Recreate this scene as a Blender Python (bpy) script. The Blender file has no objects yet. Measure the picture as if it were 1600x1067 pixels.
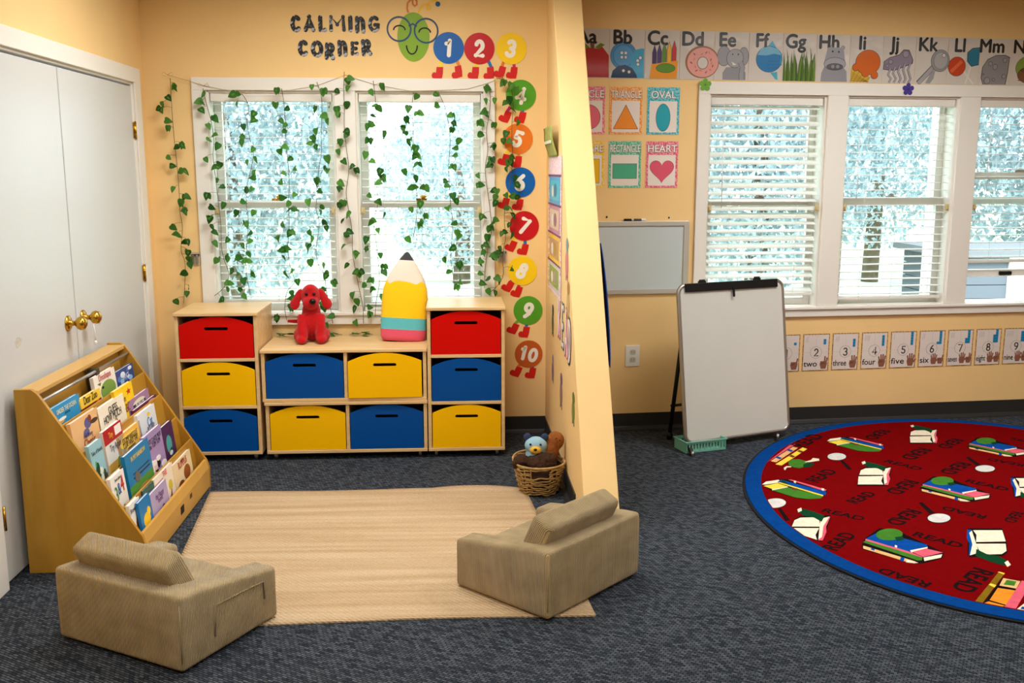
import bpy, bmesh, math, random
from math import pi, sin, cos, tan, radians, hypot, sqrt, atan2
from mathutils import Vector, Matrix, Euler
random.seed(7)
S = bpy.context.scene
COL = S.collection

# ------------------------------------------------------------------ camera, sky, lamps, exposure
CAM = Vector((0.0, -5.46, 1.5)); PITCH = 0.17355; YAW = 0.0631; FPX = 1515.0
cd = bpy.data.cameras.new('camera'); cd.sensor_width = 36.0; cd.lens = FPX/1600*36
cam = bpy.data.objects.new('camera', cd); COL.objects.link(cam)
cam.location = CAM; cam.rotation_euler = (pi/2-PITCH, 0, -YAW); cd.clip_start = 0.02
S.camera = cam
S.view_settings.view_transform = 'Standard'; S.view_settings.look = 'None'
S.view_settings.gamma = 1.0; S.view_settings.use_curve_mapping = False
S.view_settings.exposure = 0.0
wd = bpy.data.worlds.new('daylight'); S.world = wd; wd.use_nodes = True
wn = wd.node_tree.nodes; bg = wn['Background']
bg.inputs['Color'].default_value = (0.80, 0.92, 1.0, 1); bg.inputs['Strength'].default_value = 6.5
sun_d = bpy.data.lights.new('sun', 'SUN'); sun_d.energy = 12.0; sun_d.angle = 0.3; sun_d.color = (1.0, 0.99, 0.97)
sun = bpy.data.objects.new('sun', sun_d); COL.objects.link(sun); sun.rotation_euler = (radians(48), radians(-12), 0)
def ceiling_lamp(x, y, power, sx=1.2, sy=0.6, z=2.585, spread=170, col=(1.0, 0.985, 0.95)):
    l = bpy.data.lights.new('ceiling_lamp', 'AREA'); l.shape = 'RECTANGLE'; l.size = sx; l.size_y = sy
    l.energy = power; l.color = col; l.spread = radians(spread)
    o = bpy.data.objects.new('ceiling_lamp', l); COL.objects.link(o); o.location = (x, y, z)
ceiling_lamp(-0.35, -1.30, 43)
ceiling_lamp(-0.60, -2.75, 14)
ceiling_lamp(-0.35, -4.8, 40)
ceiling_lamp(2.3, -1.30, 43)
ceiling_lamp(3.3, -2.6, 17, 1.8)
ceiling_lamp(2.4, -4.9, 33)
ceiling_lamp(4.6, -2.6, 8)

# ------------------------------------------------------------------ pixel of the photograph -> point in the room
_fw = Vector((sin(YAW)*cos(PITCH), cos(YAW)*cos(PITCH), -sin(PITCH)))
_rt = Vector((cos(YAW), -sin(YAW), 0)); _up = _rt.cross(_fw)
def ray(x, y): return _rt*((x-800)/FPX) + _up*((533.5-y)/FPX) + _fw
def plane(x, y, ax, v):
    d = ray(x, y); return CAM + d*((v-CAM[ax])/d[ax])
def W(x, y, v=0.0): return plane(x, y, 1, v)
def F(x, y, v=0.0): return plane(x, y, 2, v)
def L(x, y, v): return plane(x, y, 0, v)
AL = radians(4.5); X0 = 0.62
RU = Vector((cos(AL), sin(AL), 0)); RN = Vector((sin(AL), -cos(AL), 0)); RO = Vector((X0, 0, 0))
def WR(x, y):
    d = ray(x, y); t = (RO-CAM).dot(RN)/d.dot(RN); p = CAM+d*t-RO
    return p.dot(RU), p.z
def RP(s, z, n=0.0): return RO + RU*s + RN*n + Vector((0, 0, z))

# ------------------------------------------------------------------ materials
def lin(c):
    return tuple((v/12.92 if v <= 0.04045 else ((v+0.055)/1.055)**2.4) for v in (c[0]/255, c[1]/255, c[2]/255))+(1.0,)
_mc = {}
def mat(name, rgb, rough=0.6, metal=0.0, var=0.0, vscale=8.0, bump=0.0, bscale=60.0, coat=0.0, trans=None, spec=0.25, sheen=0.0, stretch=None):
    if name in _mc: return _mc[name]
    m = bpy.data.materials.new(name); m.use_nodes = True; nt = m.node_tree; b = nt.nodes['Principled BSDF']
    c = lin(rgb); b.inputs['Base Color'].default_value = c
    b.inputs['Roughness'].default_value = rough; b.inputs['Metallic'].default_value = metal
    if spec is not None: b.inputs['Specular IOR Level'].default_value = spec
    if coat: b.inputs['Coat Weight'].default_value = coat; b.inputs['Coat Roughness'].default_value = 0.08
    if sheen: b.inputs['Sheen Weight'].default_value = sheen
    if var or bump:
        tc = nt.nodes.new('ShaderNodeTexCoord'); mp = nt.nodes.new('ShaderNodeMapping')
        nt.links.new(tc.outputs['Object'], mp.inputs['Vector'])
        if stretch: mp.inputs['Scale'].default_value = stretch
    if var:
        n = nt.nodes.new('ShaderNodeTexNoise'); n.inputs['Scale'].default_value = vscale; n.inputs['Detail'].default_value = 5
        nt.links.new(mp.outputs['Vector'], n.inputs['Vector'])
        r = nt.nodes.new('ShaderNodeValToRGB'); r.color_ramp.elements[0].position = 0.3; r.color_ramp.elements[1].position = 0.7
        r.color_ramp.elements[0].color = tuple(v*(1-var) for v in c[:3])+(1,)
        r.color_ramp.elements[1].color = tuple(min(1, v*(1+var)) for v in c[:3])+(1,)
        nt.links.new(n.outputs['Fac'], r.inputs['Fac']); nt.links.new(r.outputs['Color'], b.inputs['Base Color'])
    if bump:
        n2 = nt.nodes.new('ShaderNodeTexNoise'); n2.inputs['Scale'].default_value = bscale; n2.inputs['Detail'].default_value = 3
        nt.links.new(mp.outputs['Vector'], n2.inputs['Vector'])
        bm = nt.nodes.new('ShaderNodeBump'); bm.inputs['Strength'].default_value = bump; bm.inputs['Distance'].default_value = 0.01
        nt.links.new(n2.outputs['Fac'], bm.inputs['Height']); nt.links.new(bm.outputs['Normal'], b.inputs['Normal'])
    _mc[name] = m
    return m
def nodes_of(name, rgb, rough):
    m = mat(name, rgb, rough); nt = m.node_tree
    return m, nt, nt.nodes['Principled BSDF'], nt.nodes.new, nt.links.new

def mat_carpet():
    m, nt, b, N, K = nodes_of('carpet', (40, 50, 66), 0.95)
    tc = N('ShaderNodeTexCoord'); mp = N('ShaderNodeMapping'); mp.inputs['Rotation'].default_value = (0, 0, radians(33))
    K(tc.outputs['Object'], mp.inputs['Vector'])
    br = N('ShaderNodeTexBrick'); br.inputs['Scale'].default_value = 1.0
    br.inputs['Brick Width'].default_value = 0.021; br.inputs['Row Height'].default_value = 0.0095
    br.inputs['Mortar Size'].default_value = 0.0016; br.inputs['Mortar Smooth'].default_value = 0.6; br.inputs['Bias'].default_value = 0.0
    br.inputs['Color1'].default_value = lin((41, 47, 57)); br.inputs['Color2'].default_value = lin((88, 94, 102)); br.inputs['Mortar'].default_value = lin((14, 16, 21))
    K(mp.outputs['Vector'], br.inputs['Vector'])
    n = N('ShaderNodeTexNoise'); n.inputs['Scale'].default_value = 120; n.inputs['Detail'].default_value = 3; K(tc.outputs['Object'], n.inputs['Vector'])
    mx = N('ShaderNodeMix'); mx.data_type = 'RGBA'; mx.blend_type = 'OVERLAY'; mx.inputs['Factor'].default_value = 0.7
    K(br.outputs['Color'], mx.inputs['A']); K(n.outputs['Fac'], mx.inputs['B']); K(mx.outputs['Result'], b.inputs['Base Color'])
    bp = N('ShaderNodeBump'); bp.inputs['Strength'].default_value = 0.9; bp.inputs['Distance'].default_value = 0.006; bp.invert = True
    K(br.outputs['Fac'], bp.inputs['Height']); K(bp.outputs['Normal'], b.inputs['Normal'])
    b.inputs['Specular IOR Level'].default_value = 0.1
    return m
def mat_jute():
    m, nt, b, N, K = nodes_of('jute', (226, 194, 152), 0.95)
    tc = N('ShaderNodeTexCoord'); mp = N('ShaderNodeMapping'); mp.inputs['Rotation'].default_value = (0, 0, radians(1.5)); K(tc.outputs['Object'], mp.inputs['Vector'])
    w = N('ShaderNodeTexWave'); w.wave_type = 'BANDS'; w.bands_direction = 'Y'; w.inputs['Scale'].default_value = 22; w.inputs['Distortion'].default_value = 0.6; w.inputs['Detail'].default_value = 1; w.inputs['Detail Scale'].default_value = 2
    K(mp.outputs['Vector'], w.inputs['Vector'])
    w2 = N('ShaderNodeTexWave'); w2.wave_type = 'BANDS'; w2.bands_direction = 'DIAGONAL'; w2.inputs['Scale'].default_value = 30; w2.inputs['Distortion'].default_value = 1.5
    K(mp.outputs['Vector'], w2.inputs['Vector'])
    mp2 = N('ShaderNodeMapping'); mp2.inputs['Scale'].default_value = (0.9, 22, 1); K(mp.outputs['Vector'], mp2.inputs['Vector'])
    n = N('ShaderNodeTexNoise'); n.inputs['Scale'].default_value = 1.0; n.inputs['Detail'].default_value = 4; K(mp2.outputs['Vector'], n.inputs['Vector'])
    r = N('ShaderNodeValToRGB'); r.color_ramp.elements[0].position = 0.33; r.color_ramp.elements[1].position = 0.66
    r.color_ramp.elements[0].color = lin((186, 156, 118)); r.color_ramp.elements[1].color = lin((206, 180, 146)); K(n.outputs['Fac'], r.inputs['Fac'])
    ad = N('ShaderNodeMath'); ad.operation = 'ADD'; K(w.outputs['Fac'], ad.inputs[0]); K(w2.outputs['Fac'], ad.inputs[1])
    n3 = N('ShaderNodeTexNoise'); n3.inputs['Scale'].default_value = 220; n3.inputs['Detail'].default_value = 2; K(tc.outputs['Object'], n3.inputs['Vector'])
    ad2 = N('ShaderNodeMath'); ad2.operation = 'ADD'; K(ad.outputs[0], ad2.inputs[0]); K(n3.outputs['Fac'], ad2.inputs[1])
    mx = N('ShaderNodeMix'); mx.data_type = 'RGBA'; mx.blend_type = 'SOFT_LIGHT'; mx.inputs['Factor'].default_value = 0.45
    K(r.outputs['Color'], mx.inputs['A']); K(n3.outputs['Fac'], mx.inputs['B']); K(mx.outputs['Result'], b.inputs['Base Color'])
    bp = N('ShaderNodeBump'); bp.inputs['Strength'].default_value = 0.6; bp.inputs['Distance'].default_value = 0.006
    K(ad2.outputs[0], bp.inputs['Height']); K(bp.outputs['Normal'], b.inputs['Normal'])
    return m
def mat_cord():
    m, nt, b, N, K = nodes_of('corduroy', (160, 139, 105), 0.9)
    b.inputs['Sheen Weight'].default_value = 0.25
    tc = N('ShaderNodeTexCoord')
    w = N('ShaderNodeTexWave'); w.wave_type = 'BANDS'; w.bands_direction = 'DIAGONAL'; w.inputs['Scale'].default_value = 95; w.inputs['Distortion'].default_value = 0.4; w.inputs['Detail'].default_value = 1
    mp = N('ShaderNodeMapping'); mp.inputs['Scale'].default_value = (1, 1, 0.02); K(tc.outputs['Object'], mp.inputs['Vector']); K(mp.outputs['Vector'], w.inputs['Vector'])
    n = N('ShaderNodeTexNoise'); n.inputs['Scale'].default_value = 14; n.inputs['Detail'].default_value = 6; K(tc.outputs['Object'], n.inputs['Vector'])
    r = N('ShaderNodeValToRGB'); r.color_ramp.elements[0].position = 0.3; r.color_ramp.elements[1].position = 0.72
    r.color_ramp.elements[0].color = lin((170, 145, 98)); r.color_ramp.elements[1].color = lin((200, 174, 126)); K(n.outputs['Fac'], r.inputs['Fac'])
    rb = N('ShaderNodeMapRange'); rb.inputs['To Min'].default_value = 0.80; rb.inputs['To Max'].default_value = 1.08; K(w.outputs['Fac'], rb.inputs['Value'])
    mx = N('ShaderNodeMix'); mx.data_type = 'RGBA'; mx.blend_type = 'MULTIPLY'; mx.inputs['Factor'].default_value = 1.0; K(r.outputs['Color'], mx.inputs['A']); K(rb.outputs['Result'], mx.inputs['B']); K(mx.outputs['Result'], b.inputs['Base Color'])
    ad = N('ShaderNodeMath'); ad.operation = 'ADD'; K(w.outputs['Fac'], ad.inputs[0])
    ml = N('ShaderNodeMath'); ml.operation = 'MULTIPLY'; ml.inputs[1].default_value = 2.0; K(n.outputs['Fac'], ml.inputs[0]); K(ml.outputs[0], ad.inputs[1])
    bp = N('ShaderNodeBump'); bp.inputs['Strength'].default_value = 0.8; bp.inputs['Distance'].default_value = 0.006
    K(ad.outputs[0], bp.inputs['Height']); K(bp.outputs['Normal'], b.inputs['Normal'])
    return m
def mat_wood(name, rgb, dark, scale=(1.2, 14, 14), rough=0.42):
    m, nt, b, N, K = nodes_of(name, rgb, rough)
    tc = N('ShaderNodeTexCoord'); mp = N('ShaderNodeMapping'); mp.inputs['Scale'].default_value = scale; K(tc.outputs['Object'], mp.inputs['Vector'])
    n = N('ShaderNodeTexNoise'); n.inputs['Scale'].default_value = 2.2; n.inputs['Detail'].default_value = 7; n.inputs['Distortion'].default_value = 0.6; K(mp.outputs['Vector'], n.inputs['Vector'])
    r = N('ShaderNodeValToRGB'); r.color_ramp.elements[0].position = 0.3; r.color_ramp.elements[1].position = 0.7
    r.color_ramp.elements[0].color = lin(dark); r.color_ramp.elements[1].color = lin(rgb); K(n.outputs['Fac'], r.inputs['Fac']); K(r.outputs['Color'], b.inputs['Base Color'])
    return m
def mat_glass():
    m, nt, b, N, K = nodes_of('window_glass', (255, 255, 255), 0.0)
    nt.nodes.remove(b); t = N('ShaderNodeBsdfTransparent'); t.inputs['Color'].default_value = (0.93, 0.97, 0.97, 1)
    g = N('ShaderNodeBsdfGlossy'); g.inputs['Roughness'].default_value = 0.02; mx = N('ShaderNodeMixShader'); mx.inputs[0].default_value = 0.06
    K(t.outputs[0], mx.inputs[1]); K(g.outputs[0], mx.inputs[2]); K(mx.outputs[0], nt.nodes['Material Output'].inputs['Surface'])
    return m
def mat_leaf(name, c1, c2, transl=0.35):
    m, nt, b, N, K = nodes_of(name, c1, 0.45)
    g = N('ShaderNodeNewGeometry'); r = N('ShaderNodeValToRGB'); r.color_ramp.elements[0].color = lin(c1); r.color_ramp.elements[1].color = lin(c2)
    K(g.outputs['Random Per Island'], r.inputs['Fac']); K(r.outputs['Color'], b.inputs['Base Color'])
    t = N('ShaderNodeBsdfTranslucent'); K(r.outputs['Color'], t.inputs['Color']); mx = N('ShaderNodeMixShader'); mx.inputs[0].default_value = transl
    K(b.outputs[0], mx.inputs[1]); K(t.outputs[0], mx.inputs[2]); K(mx.outputs[0], nt.nodes['Material Output'].inputs['Surface'])
    return m
def mat_blind():
    m, nt, b, N, K = nodes_of('blind_slat', (238, 238, 232), 0.5)
    t = N('ShaderNodeBsdfTranslucent'); t.inputs['Color'].default_value = lin((240, 242, 240)); mx = N('ShaderNodeMixShader'); mx.inputs[0].default_value = 0.25
    K(b.outputs[0], mx.inputs[1]); K(t.outputs[0], mx.inputs[2]); K(mx.outputs[0], nt.nodes['Material Output'].inputs['Surface'])
    return m
def mat_spots(name, c1, c2, scale=60, thr=0.55, rough=0.6):
    m, nt, b, N, K = nodes_of(name, c1, rough)
    tc = N('ShaderNodeTexCoord'); n = N('ShaderNodeTexNoise'); n.inputs['Scale'].default_value = scale; n.inputs['Detail'].default_value = 2; K(tc.outputs['Object'], n.inputs['Vector'])
    r = N('ShaderNodeValToRGB'); r.color_ramp.elements[0].position = thr-0.06; r.color_ramp.elements[1].position = thr+0.06
    r.color_ramp.elements[0].color = lin(c1); r.color_ramp.elements[1].color = lin(c2); K(n.outputs['Fac'], r.inputs['Fac']); K(r.outputs['Color'], b.inputs['Base Color'])
    return m

WALL = mat('peach_wall', (240, 204, 143), 0.75, var=0.035, vscale=2.2, bump=0.06, bscale=180)
CEIL = mat('white_ceiling', (225, 222, 212), 0.9)
TRIM = mat('white_trim', (232, 228, 220), 0.4)
DOORM = mat('white_door_paint', (204, 206, 205), 0.35, bump=0.05, bscale=30)
BASE = mat('black_cove_base', (46, 45, 44), 0.4)
CARPET = mat_carpet(); JUTE = mat_jute(); CORD = mat_cord(); GLASS = mat_glass(); SLAT = mat_blind()
BIRCH = mat_wood('birch_ply', (228, 194, 142), (212, 174, 120)); HONEY = mat_wood('honey_ply', (190, 143, 54), (170, 122, 38), (6, 1.2, 1.2))
PLYEDGE = mat('ply_edge', (206, 164, 104), 0.5)
RED = mat('red_panel', (206, 8, 2), 0.4, spec=0.12); YEL = mat('yellow_panel', (250, 190, 0), 0.4, spec=0.12); BLU = mat('blue_panel', (2, 74, 152), 0.4, spec=0.12)
BRASS = mat('brass', (196, 154, 60), 0.22, 1.0); BLACK = mat('black_plastic', (18, 18, 20), 0.45); CHROME = mat('brushed_metal', (176, 172, 168), 0.35, 0.9)
WHITE = mat('white_plastic', (236, 236, 232), 0.4); PAPER = mat('white_paper', (234, 230, 226), 0.6); INK = mat('black_ink', (22, 20, 20), 0.6)
STEM = mat('ivy_stem', (96, 84, 50), 0.7)
LEAF = mat_leaf('ivy_leaf', (34, 86, 30), (88, 146, 60), 0.5); LEAFV = mat_leaf('ivy_leaf_vein', (96, 150, 70), (150, 190, 100), 0.4)
def flat(rgb, rough=0.55, coat=0.0): return mat('paint_%d_%d_%d_%d' % (*rgb, int(coat*10)), rgb, rough, coat=coat)

# ------------------------------------------------------------------ mesh builder
class MB:
    def __init__(s): s.v = []; s.f = []; s.mi = []; s.sm = []
    def add(s, verts, faces, mi=0, smooth=False, M=None):
        o = len(s.v)
        s.v += [(M @ Vector(p)) if M else Vector(p) for p in verts]
        for f in faces: s.f.append([o+i for i in f]); s.mi.append(mi); s.sm.append(smooth)
        return s
    def box(s, x0, x1, y0, y1, z0, z1, mi=0, M=None):
        v = [(x, y, z) for z in (z0, z1) for y in (y0, y1) for x in (x0, x1)]
        return s.add(v, [(0, 2, 3, 1), (4, 5, 7, 6), (0, 1, 5, 4), (2, 6, 7, 3), (0, 4, 6, 2), (1, 3, 7, 5)], mi, False, M)
    def prism(s, pts, z0, z1, mi=0, M=None, smooth=False):
        n = len(pts)
        v = [(p[0], p[1], z0) for p in pts]+[(p[0], p[1], z1) for p in pts]
        f = [tuple(range(n))[::-1], tuple(range(n, 2*n))]+[(i, (i+1) % n, n+(i+1) % n, n+i) for i in range(n)]
        return s.add(v, f, mi, smooth, M)
    def strip(s, a, b, t0, t1, mi=0, M=None):           # band between two open polylines, extruded t0..t1
        for i in range(len(a)-1): s.prism([a[i], a[i+1], b[i+1], b[i]], t0, t1, mi, M)
        return s
    def ring(s, cx, cy, r0, r1, z0, z1, mi=0, n=32, a0=0.0, a1=2*pi, M=None, sy=1.0):
        k = n if abs(a1-a0) > 6.28 else n
        A = [a0+(a1-a0)*i/k for i in range(k+1)]
        return s.strip([(cx+r0*cos(t), cy+sy*r0*sin(t)) for t in A], [(cx+r1*cos(t), cy+sy*r1*sin(t)) for t in A], z0, z1, mi, M)
    def line2(s, pts, w, z0, z1, mi=0, M=None):          # flat stroke of width w along a 2D polyline
        a, b = [], []
        for i, p in enumerate(pts):
            q = pts[max(i-1, 0)]; r = pts[min(i+1, len(pts)-1)]
            dx, dy = r[0]-q[0], r[1]-q[1]; l = hypot(dx, dy) or 1
            a.append((p[0]-dy/l*w/2, p[1]+dx/l*w/2)); b.append((p[0]+dy/l*w/2, p[1]-dx/l*w/2))
        return s.strip(a, b, z0, z1, mi, M)
    def tube(s, path, r, n=8, mi=0, closed=False, M=None, caps=True):
        P = [Vector(p) for p in path]; m = len(P); R = r if isinstance(r, (list, tuple)) else [r]*m
        vs, fs = [], []; prev = None
        for i in range(m):
            t = (P[(i+1) % m]-P[i-1]) if closed else (P[min(i+1, m-1)]-P[max(i-1, 0)])
            t.normalize()
            if prev is None:
                a = Vector((0, 0, 1)) if abs(t.z) < 0.9 else Vector((1, 0, 0)); u = t.cross(a).normalized()
            else:
                u = prev-t*prev.dot(t); u.normalize()
            w = t.cross(u); prev = u
            for k in range(n): vs.append(P[i]+(u*cos(2*pi*k/n)+w*sin(2*pi*k/n))*R[i])
        for i in range(m if closed else m-1):
            j = (i+1) % m
            for k in range(n): fs.append((i*n+k, i*n+(k+1) % n, j*n+(k+1) % n, j*n+k))
        if caps and not closed: fs += [tuple(range(n))[::-1], tuple(range((m-1)*n, m*n))]
        return s.add(vs, fs, mi, True, M)
    def lathe(s, prof, n=24, mi=0, M=None, sx=1.0, sy=1.0):
        m = len(prof); vs = []; fs = []
        for (r, z) in prof:
            for k in range(n): vs.append((r*cos(2*pi*k/n)*sx, r*sin(2*pi*k/n)*sy, z))
        for i in range(m-1):
            for k in range(n): fs.append((i*n+k, i*n+(k+1) % n, (i+1)*n+(k+1) % n, (i+1)*n+k))
        if prof[0][0] > 1e-5: fs.append(tuple(range(n))[::-1])
        if prof[-1][0] > 1e-5: fs.append(tuple(range((m-1)*n, m*n)))
        return s.add(vs, fs, mi, True, M)
    def ell(s, c, r, mi=0, nu=16, nv=10, M=None, rot=None):
        vs = []; fs = []; R = Euler(rot).to_matrix() if rot else None
        for i in range(nv+1):
            a = pi*i/nv
            for k in range(nu):
                p = Vector((r[0]*sin(a)*cos(2*pi*k/nu), r[1]*sin(a)*sin(2*pi*k/nu), r[2]*cos(a)))
                vs.append(Vector(c)+(R @ p if R else p))
        for i in range(nv):
            for k in range(nu): fs.append((i*nu+k, (i+1)*nu+k, (i+1)*nu+(k+1) % nu, i*nu+(k+1) % nu))
        return s.add(vs, fs, mi, True, M)
    def geo(s, g, mi=0, M=None): return s.add(g[0], g[1], mi, False, M)
    def build(s, name, mats, parent=None, bevel=0.0, seg=2, M=None):
        me = bpy.data.meshes.new(name); me.from_pydata([tuple(p) for p in s.v], [], s.f)
        for m in (mats if isinstance(mats, (list, tuple)) else [mats]): me.materials.append(m)
        me.polygons.foreach_set('material_index', s.mi); me.polygons.foreach_set('use_smooth', s.sm)
        bm = bmesh.new(); bm.from_mesh(me); bmesh.ops.remove_doubles(bm, verts=bm.verts, dist=1e-6); bmesh.ops.recalc_face_normals(bm, faces=bm.faces); bm.to_mesh(me); bm.free()
        o = bpy.data.objects.new(name, me); COL.objects.link(o)
        if parent: o.parent = parent
        if M: o.matrix_local = M
        if bevel:
            b = o.modifiers.new('bevel', 'BEVEL'); b.width = bevel; b.segments = seg; b.limit_method = 'ANGLE'; b.angle_limit = radians(35); b.harden_normals = False
        return o
def arc(cx, cy, rx, ry, a0, a1, n=14): return [(cx+rx*cos(radians(a0+(a1-a0)*i/n)), cy+ry*sin(radians(a0+(a1-a0)*i/n))) for i in range(n+1)]
STROKES = {'C': [arc(.55, .5, .40, .40, 48, 312)], 'A': [[(.12, .07), (.5, .93), (.88, .07)], [(.28, .33), (.72, .33)]], 'L': [[(.22, .92), (.22, .1), (.84, .1)]], 'M': [[(.09, .07), (.11, .92), (.5, .42), (.89, .92), (.91, .07)]],
 'I': [[(.5, .07), (.5, .93)]], 'N': [[(.17, .93), (.17, .07)], [(.17, .55)]+arc(.5, .52, .33, .38, 165, 0)+[(.83, .07)]], 'G': [arc(.52, .5, .40, .40, 50, 330)+[(.88, .45), (.58, .45)]], 'O': [arc(.5, .5, .38, .40, 0, 360, 24)],
 'R': [[(.2, .07), (.2, .9), (.5, .9)]+arc(.52, .69, .27, .21, 80, -90)+[(.24, .48)], [(.45, .46), (.86, .08)]], 'E': [[(.84, .9), (.2, .9), (.2, .1), (.84, .1)], [(.2, .5), (.7, .5)]], 'D': [[(.2, .1), (.2, .9), (.42, .9)]+arc(.42, .5, .40, .40, 85, -90)+[(.2, .1)]],
 '0': [arc(.5, .5, .34, .40, 0, 360, 24)], '1': [[(.26, .74), (.56, .92), (.56, .08)]], '2': [arc(.5, .66, .30, .25, 165, -35)+[(.18, .1), (.84, .1)]], '3': [arc(.44, .70, .30, .21, 150, -85), arc(.44, .29, .34, .22, 85, -150)], '4': [[(.66, .07), (.66, .9), (.14, .32), (.9, .32)]],
 '5': [[(.8, .9), (.3, .9), (.26, .55)]+arc(.46, .33, .33, .24, 115, -150)], '6': [arc(.5, .31, .31, .23, 0, 360, 20), [(.66, .92), (.34, .66), (.2, .36)]], '7': [[(.16, .9), (.84, .9), (.42, .08)]], '8': [arc(.5, .70, .25, .20, 0, 360, 18), arc(.5, .29, .31, .21, 0, 360, 20)], '9': [arc(.5, .68, .31, .23, 0, 360, 20), [(.8, .66), (.7, .34), (.4, .08)]]}
def strokes(mb, ch, x0, x1, y0, y1, w, z0, z1, mi=0, M=None):      # one brush letter fitted to a box
    for li, line in enumerate(STROKES[ch.upper()]):
        P = [(x0+w*0.25+(x1-x0-w*0.5)*x, y0+w*0.2+(y1-y0-w*0.4)*y) for x, y in line]
        mb.line2(P, w, z0, z1+0.00015*li, mi, M)
        ends = {0, len(P)-1} | {i for i in range(1, len(P)-1) if len(P) < 8 or i in (1, 2) or i > len(P)-3}
        for i in ends: mb.prism(circ(P[i][0], P[i][1], w/2, 12), z0, z1-0.0002-0.00004*(i % 3), mi, M)
_tc = {}
def text(body, size, ext=0.0004, bold=0.0, shear=0.0, sp=1.0):
    k = (body, size, ext, bold, shear, sp)
    if k in _tc: return _tc[k]
    cu = bpy.data.curves.new('lettering', 'FONT'); cu.body = body; cu.size = size; cu.extrude = ext; cu.offset = bold; cu.shear = shear
    cu.align_x = 'CENTER'; cu.align_y = 'CENTER'; cu.resolution_u = 4; cu.space_character = sp; cu.space_line = 0.85
    ob = bpy.data.objects.new('lettering', cu); COL.objects.link(ob)
    me = ob.to_mesh(); g = ([v.co.copy() for v in me.vertices], [tuple(p.vertices) for p in me.polygons]); ob.to_mesh_clear()
    bpy.data.objects.remove(ob); bpy.data.curves.remove(cu); _tc[k] = g
    return g
def btext(mb, body, i, M, b, ext=0.0003):           # heavier lettering: the outline repeated around itself
    g = text(body, 1.0, ext, 0.0)
    for k, (dx, dy) in enumerate(((0, 0), (b, 0), (-b, 0), (0, b), (0, -b)) if b else ((0, 0),)): mb.geo(g, i, M @ Matrix.Translation((dx, dy, -0.00005*k)))
def place(x, y, z=0.0, rot=0.0, sx=1.0, sy=1.0):
    return Matrix.Translation((x, y, z)) @ Matrix.Rotation(rot, 4, 'Z') @ Matrix.Diagonal((sx, sy, 1, 1))
def tag(o, label=None, cat=None, group=None, kind=None):
    if label: o['label'] = label
    if cat: o['category'] = cat
    if group: o['group'] = group
    if kind: o['kind'] = kind
    return o
def thing(name, label, cat, loc=(0, 0, 0), rotz=0.0, group=None, M=None):
    o = bpy.data.objects.new(name, None); o.empty_display_size = 0.05; COL.objects.link(o)
    if M: o.matrix_world = M
    else: o.location = loc; o.rotation_euler = (0, 0, rotz)
    return tag(o, label, cat, group)
def struct(o): o['kind'] = 'structure'; return o
def sempty(name, loc=(0, 0, 0), M=None):
    o = bpy.data.objects.new(name, None); o.empty_display_size = 0.05; COL.objects.link(o)
    if M: o.matrix_world = M
    else: o.location = loc
    return struct(o)
def frame(O, U, V):
    U = Vector(U); V = Vector(V); N = U.cross(V); O = Vector(O)
    return Matrix(((U.x, V.x, N.x, O.x), (U.y, V.y, N.y, O.y), (U.z, V.z, N.z, O.z), (0, 0, 0, 1)))
def on_back(x, z, off=0.0015): return frame((x, -off, z), (1, 0, 0), (0, 0, 1))
def on_right(s, z, off=0.0015): return frame(RP(s, z, off), RU, (0, 0, 1))
PX = 0.538                                    # room side of the slanted partition
def on_part(y, z, off=0.0015): return frame((PX-off, y, z), (0, -1, 0), (0, 0, 1))
def circ(cx, cy, r, n=32, ry=None): return [(cx+r*cos(2*pi*i/n), cy+(ry or r)*sin(2*pi*i/n)) for i in range(n)]
def rect(x0, x1, y0, y1): return [(x0, y0), (x1, y0), (x1, y1), (x0, y1)]
def rrect(x0, x1, y0, y1, r, n=5):
    p = []
    for cx, cy, a in ((x1-r, y0+r, -pi/2), (x1-r, y1-r, 0), (x0+r, y1-r, pi/2), (x0+r, y0+r, pi)):
        p += [(cx+r*cos(a+pi/2*i/n), cy+r*sin(a+pi/2*i/n)) for i in range(n+1)]
    return p
def remesh(o, vox, smooth=6):
    r = o.modifiers.new('remesh', 'REMESH'); r.mode = 'VOXEL'; r.voxel_size = vox; r.use_smooth_shade = True
    s = o.modifiers.new('smooth', 'SMOOTH'); s.iterations = smooth; s.factor = 0.5
    return o
# ------------------------------------------------------------------ the room
XL = -1.63; ZC = 2.6; XR = 5.6; YF = -7.6
struct(MB().box(XL-0.2, XR+0.2, YF-0.2, 0.6, -0.08, 0).build('floor', CARPET))
struct(MB().box(XL-0.2, XR+0.2, YF-0.2, 0.8, ZC, ZC+0.1).build('ceiling', CEIL))
def wall_with_holes(name, M, length, holes, z1=ZC, th=0.14):
    m = MB(); xs = 0.0
    for (a, b, c, d) in holes:
        m.box(xs, a, 0, z1, -th, 0, M=M); m.box(a, b, 0, c, -th, 0, M=M); m.box(a, b, d, z1, -th, 0, M=M); xs = b
    m.box(xs, length, 0, z1, -th, 0, M=M)
    return struct(m.build(name, WALL))
BO = -1.78
LH = [(-1.303, -0.621), (-0.508, 0.187)]; LZ = (0.72, 1.93)
RH = [(0.845, 1.545), (1.668, 2.362), (2.49, 3.19)]; RZ = (0.712, 1.928)
wall_with_holes('wall_back', on_back(BO, 0, 0), X0-BO, [(a-BO, b-BO, *LZ) for a, b in LH])
wall_with_holes('wall_back_right', on_right(0, 0, 0), 5.2, [(a, b, *RZ) for a, b in RH])
struct(MB().box(XR, XR+0.14, YF, 0.7, 0, ZC).build('wall_right', WALL))
struct(MB().box(XL-0.14, XR, YF-0.14, YF, 0, ZC).build('wall_front', WALL))
DY0, DY1, DYM, DZ = -2.03, -0.205, -1.165, 1.952
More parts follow.
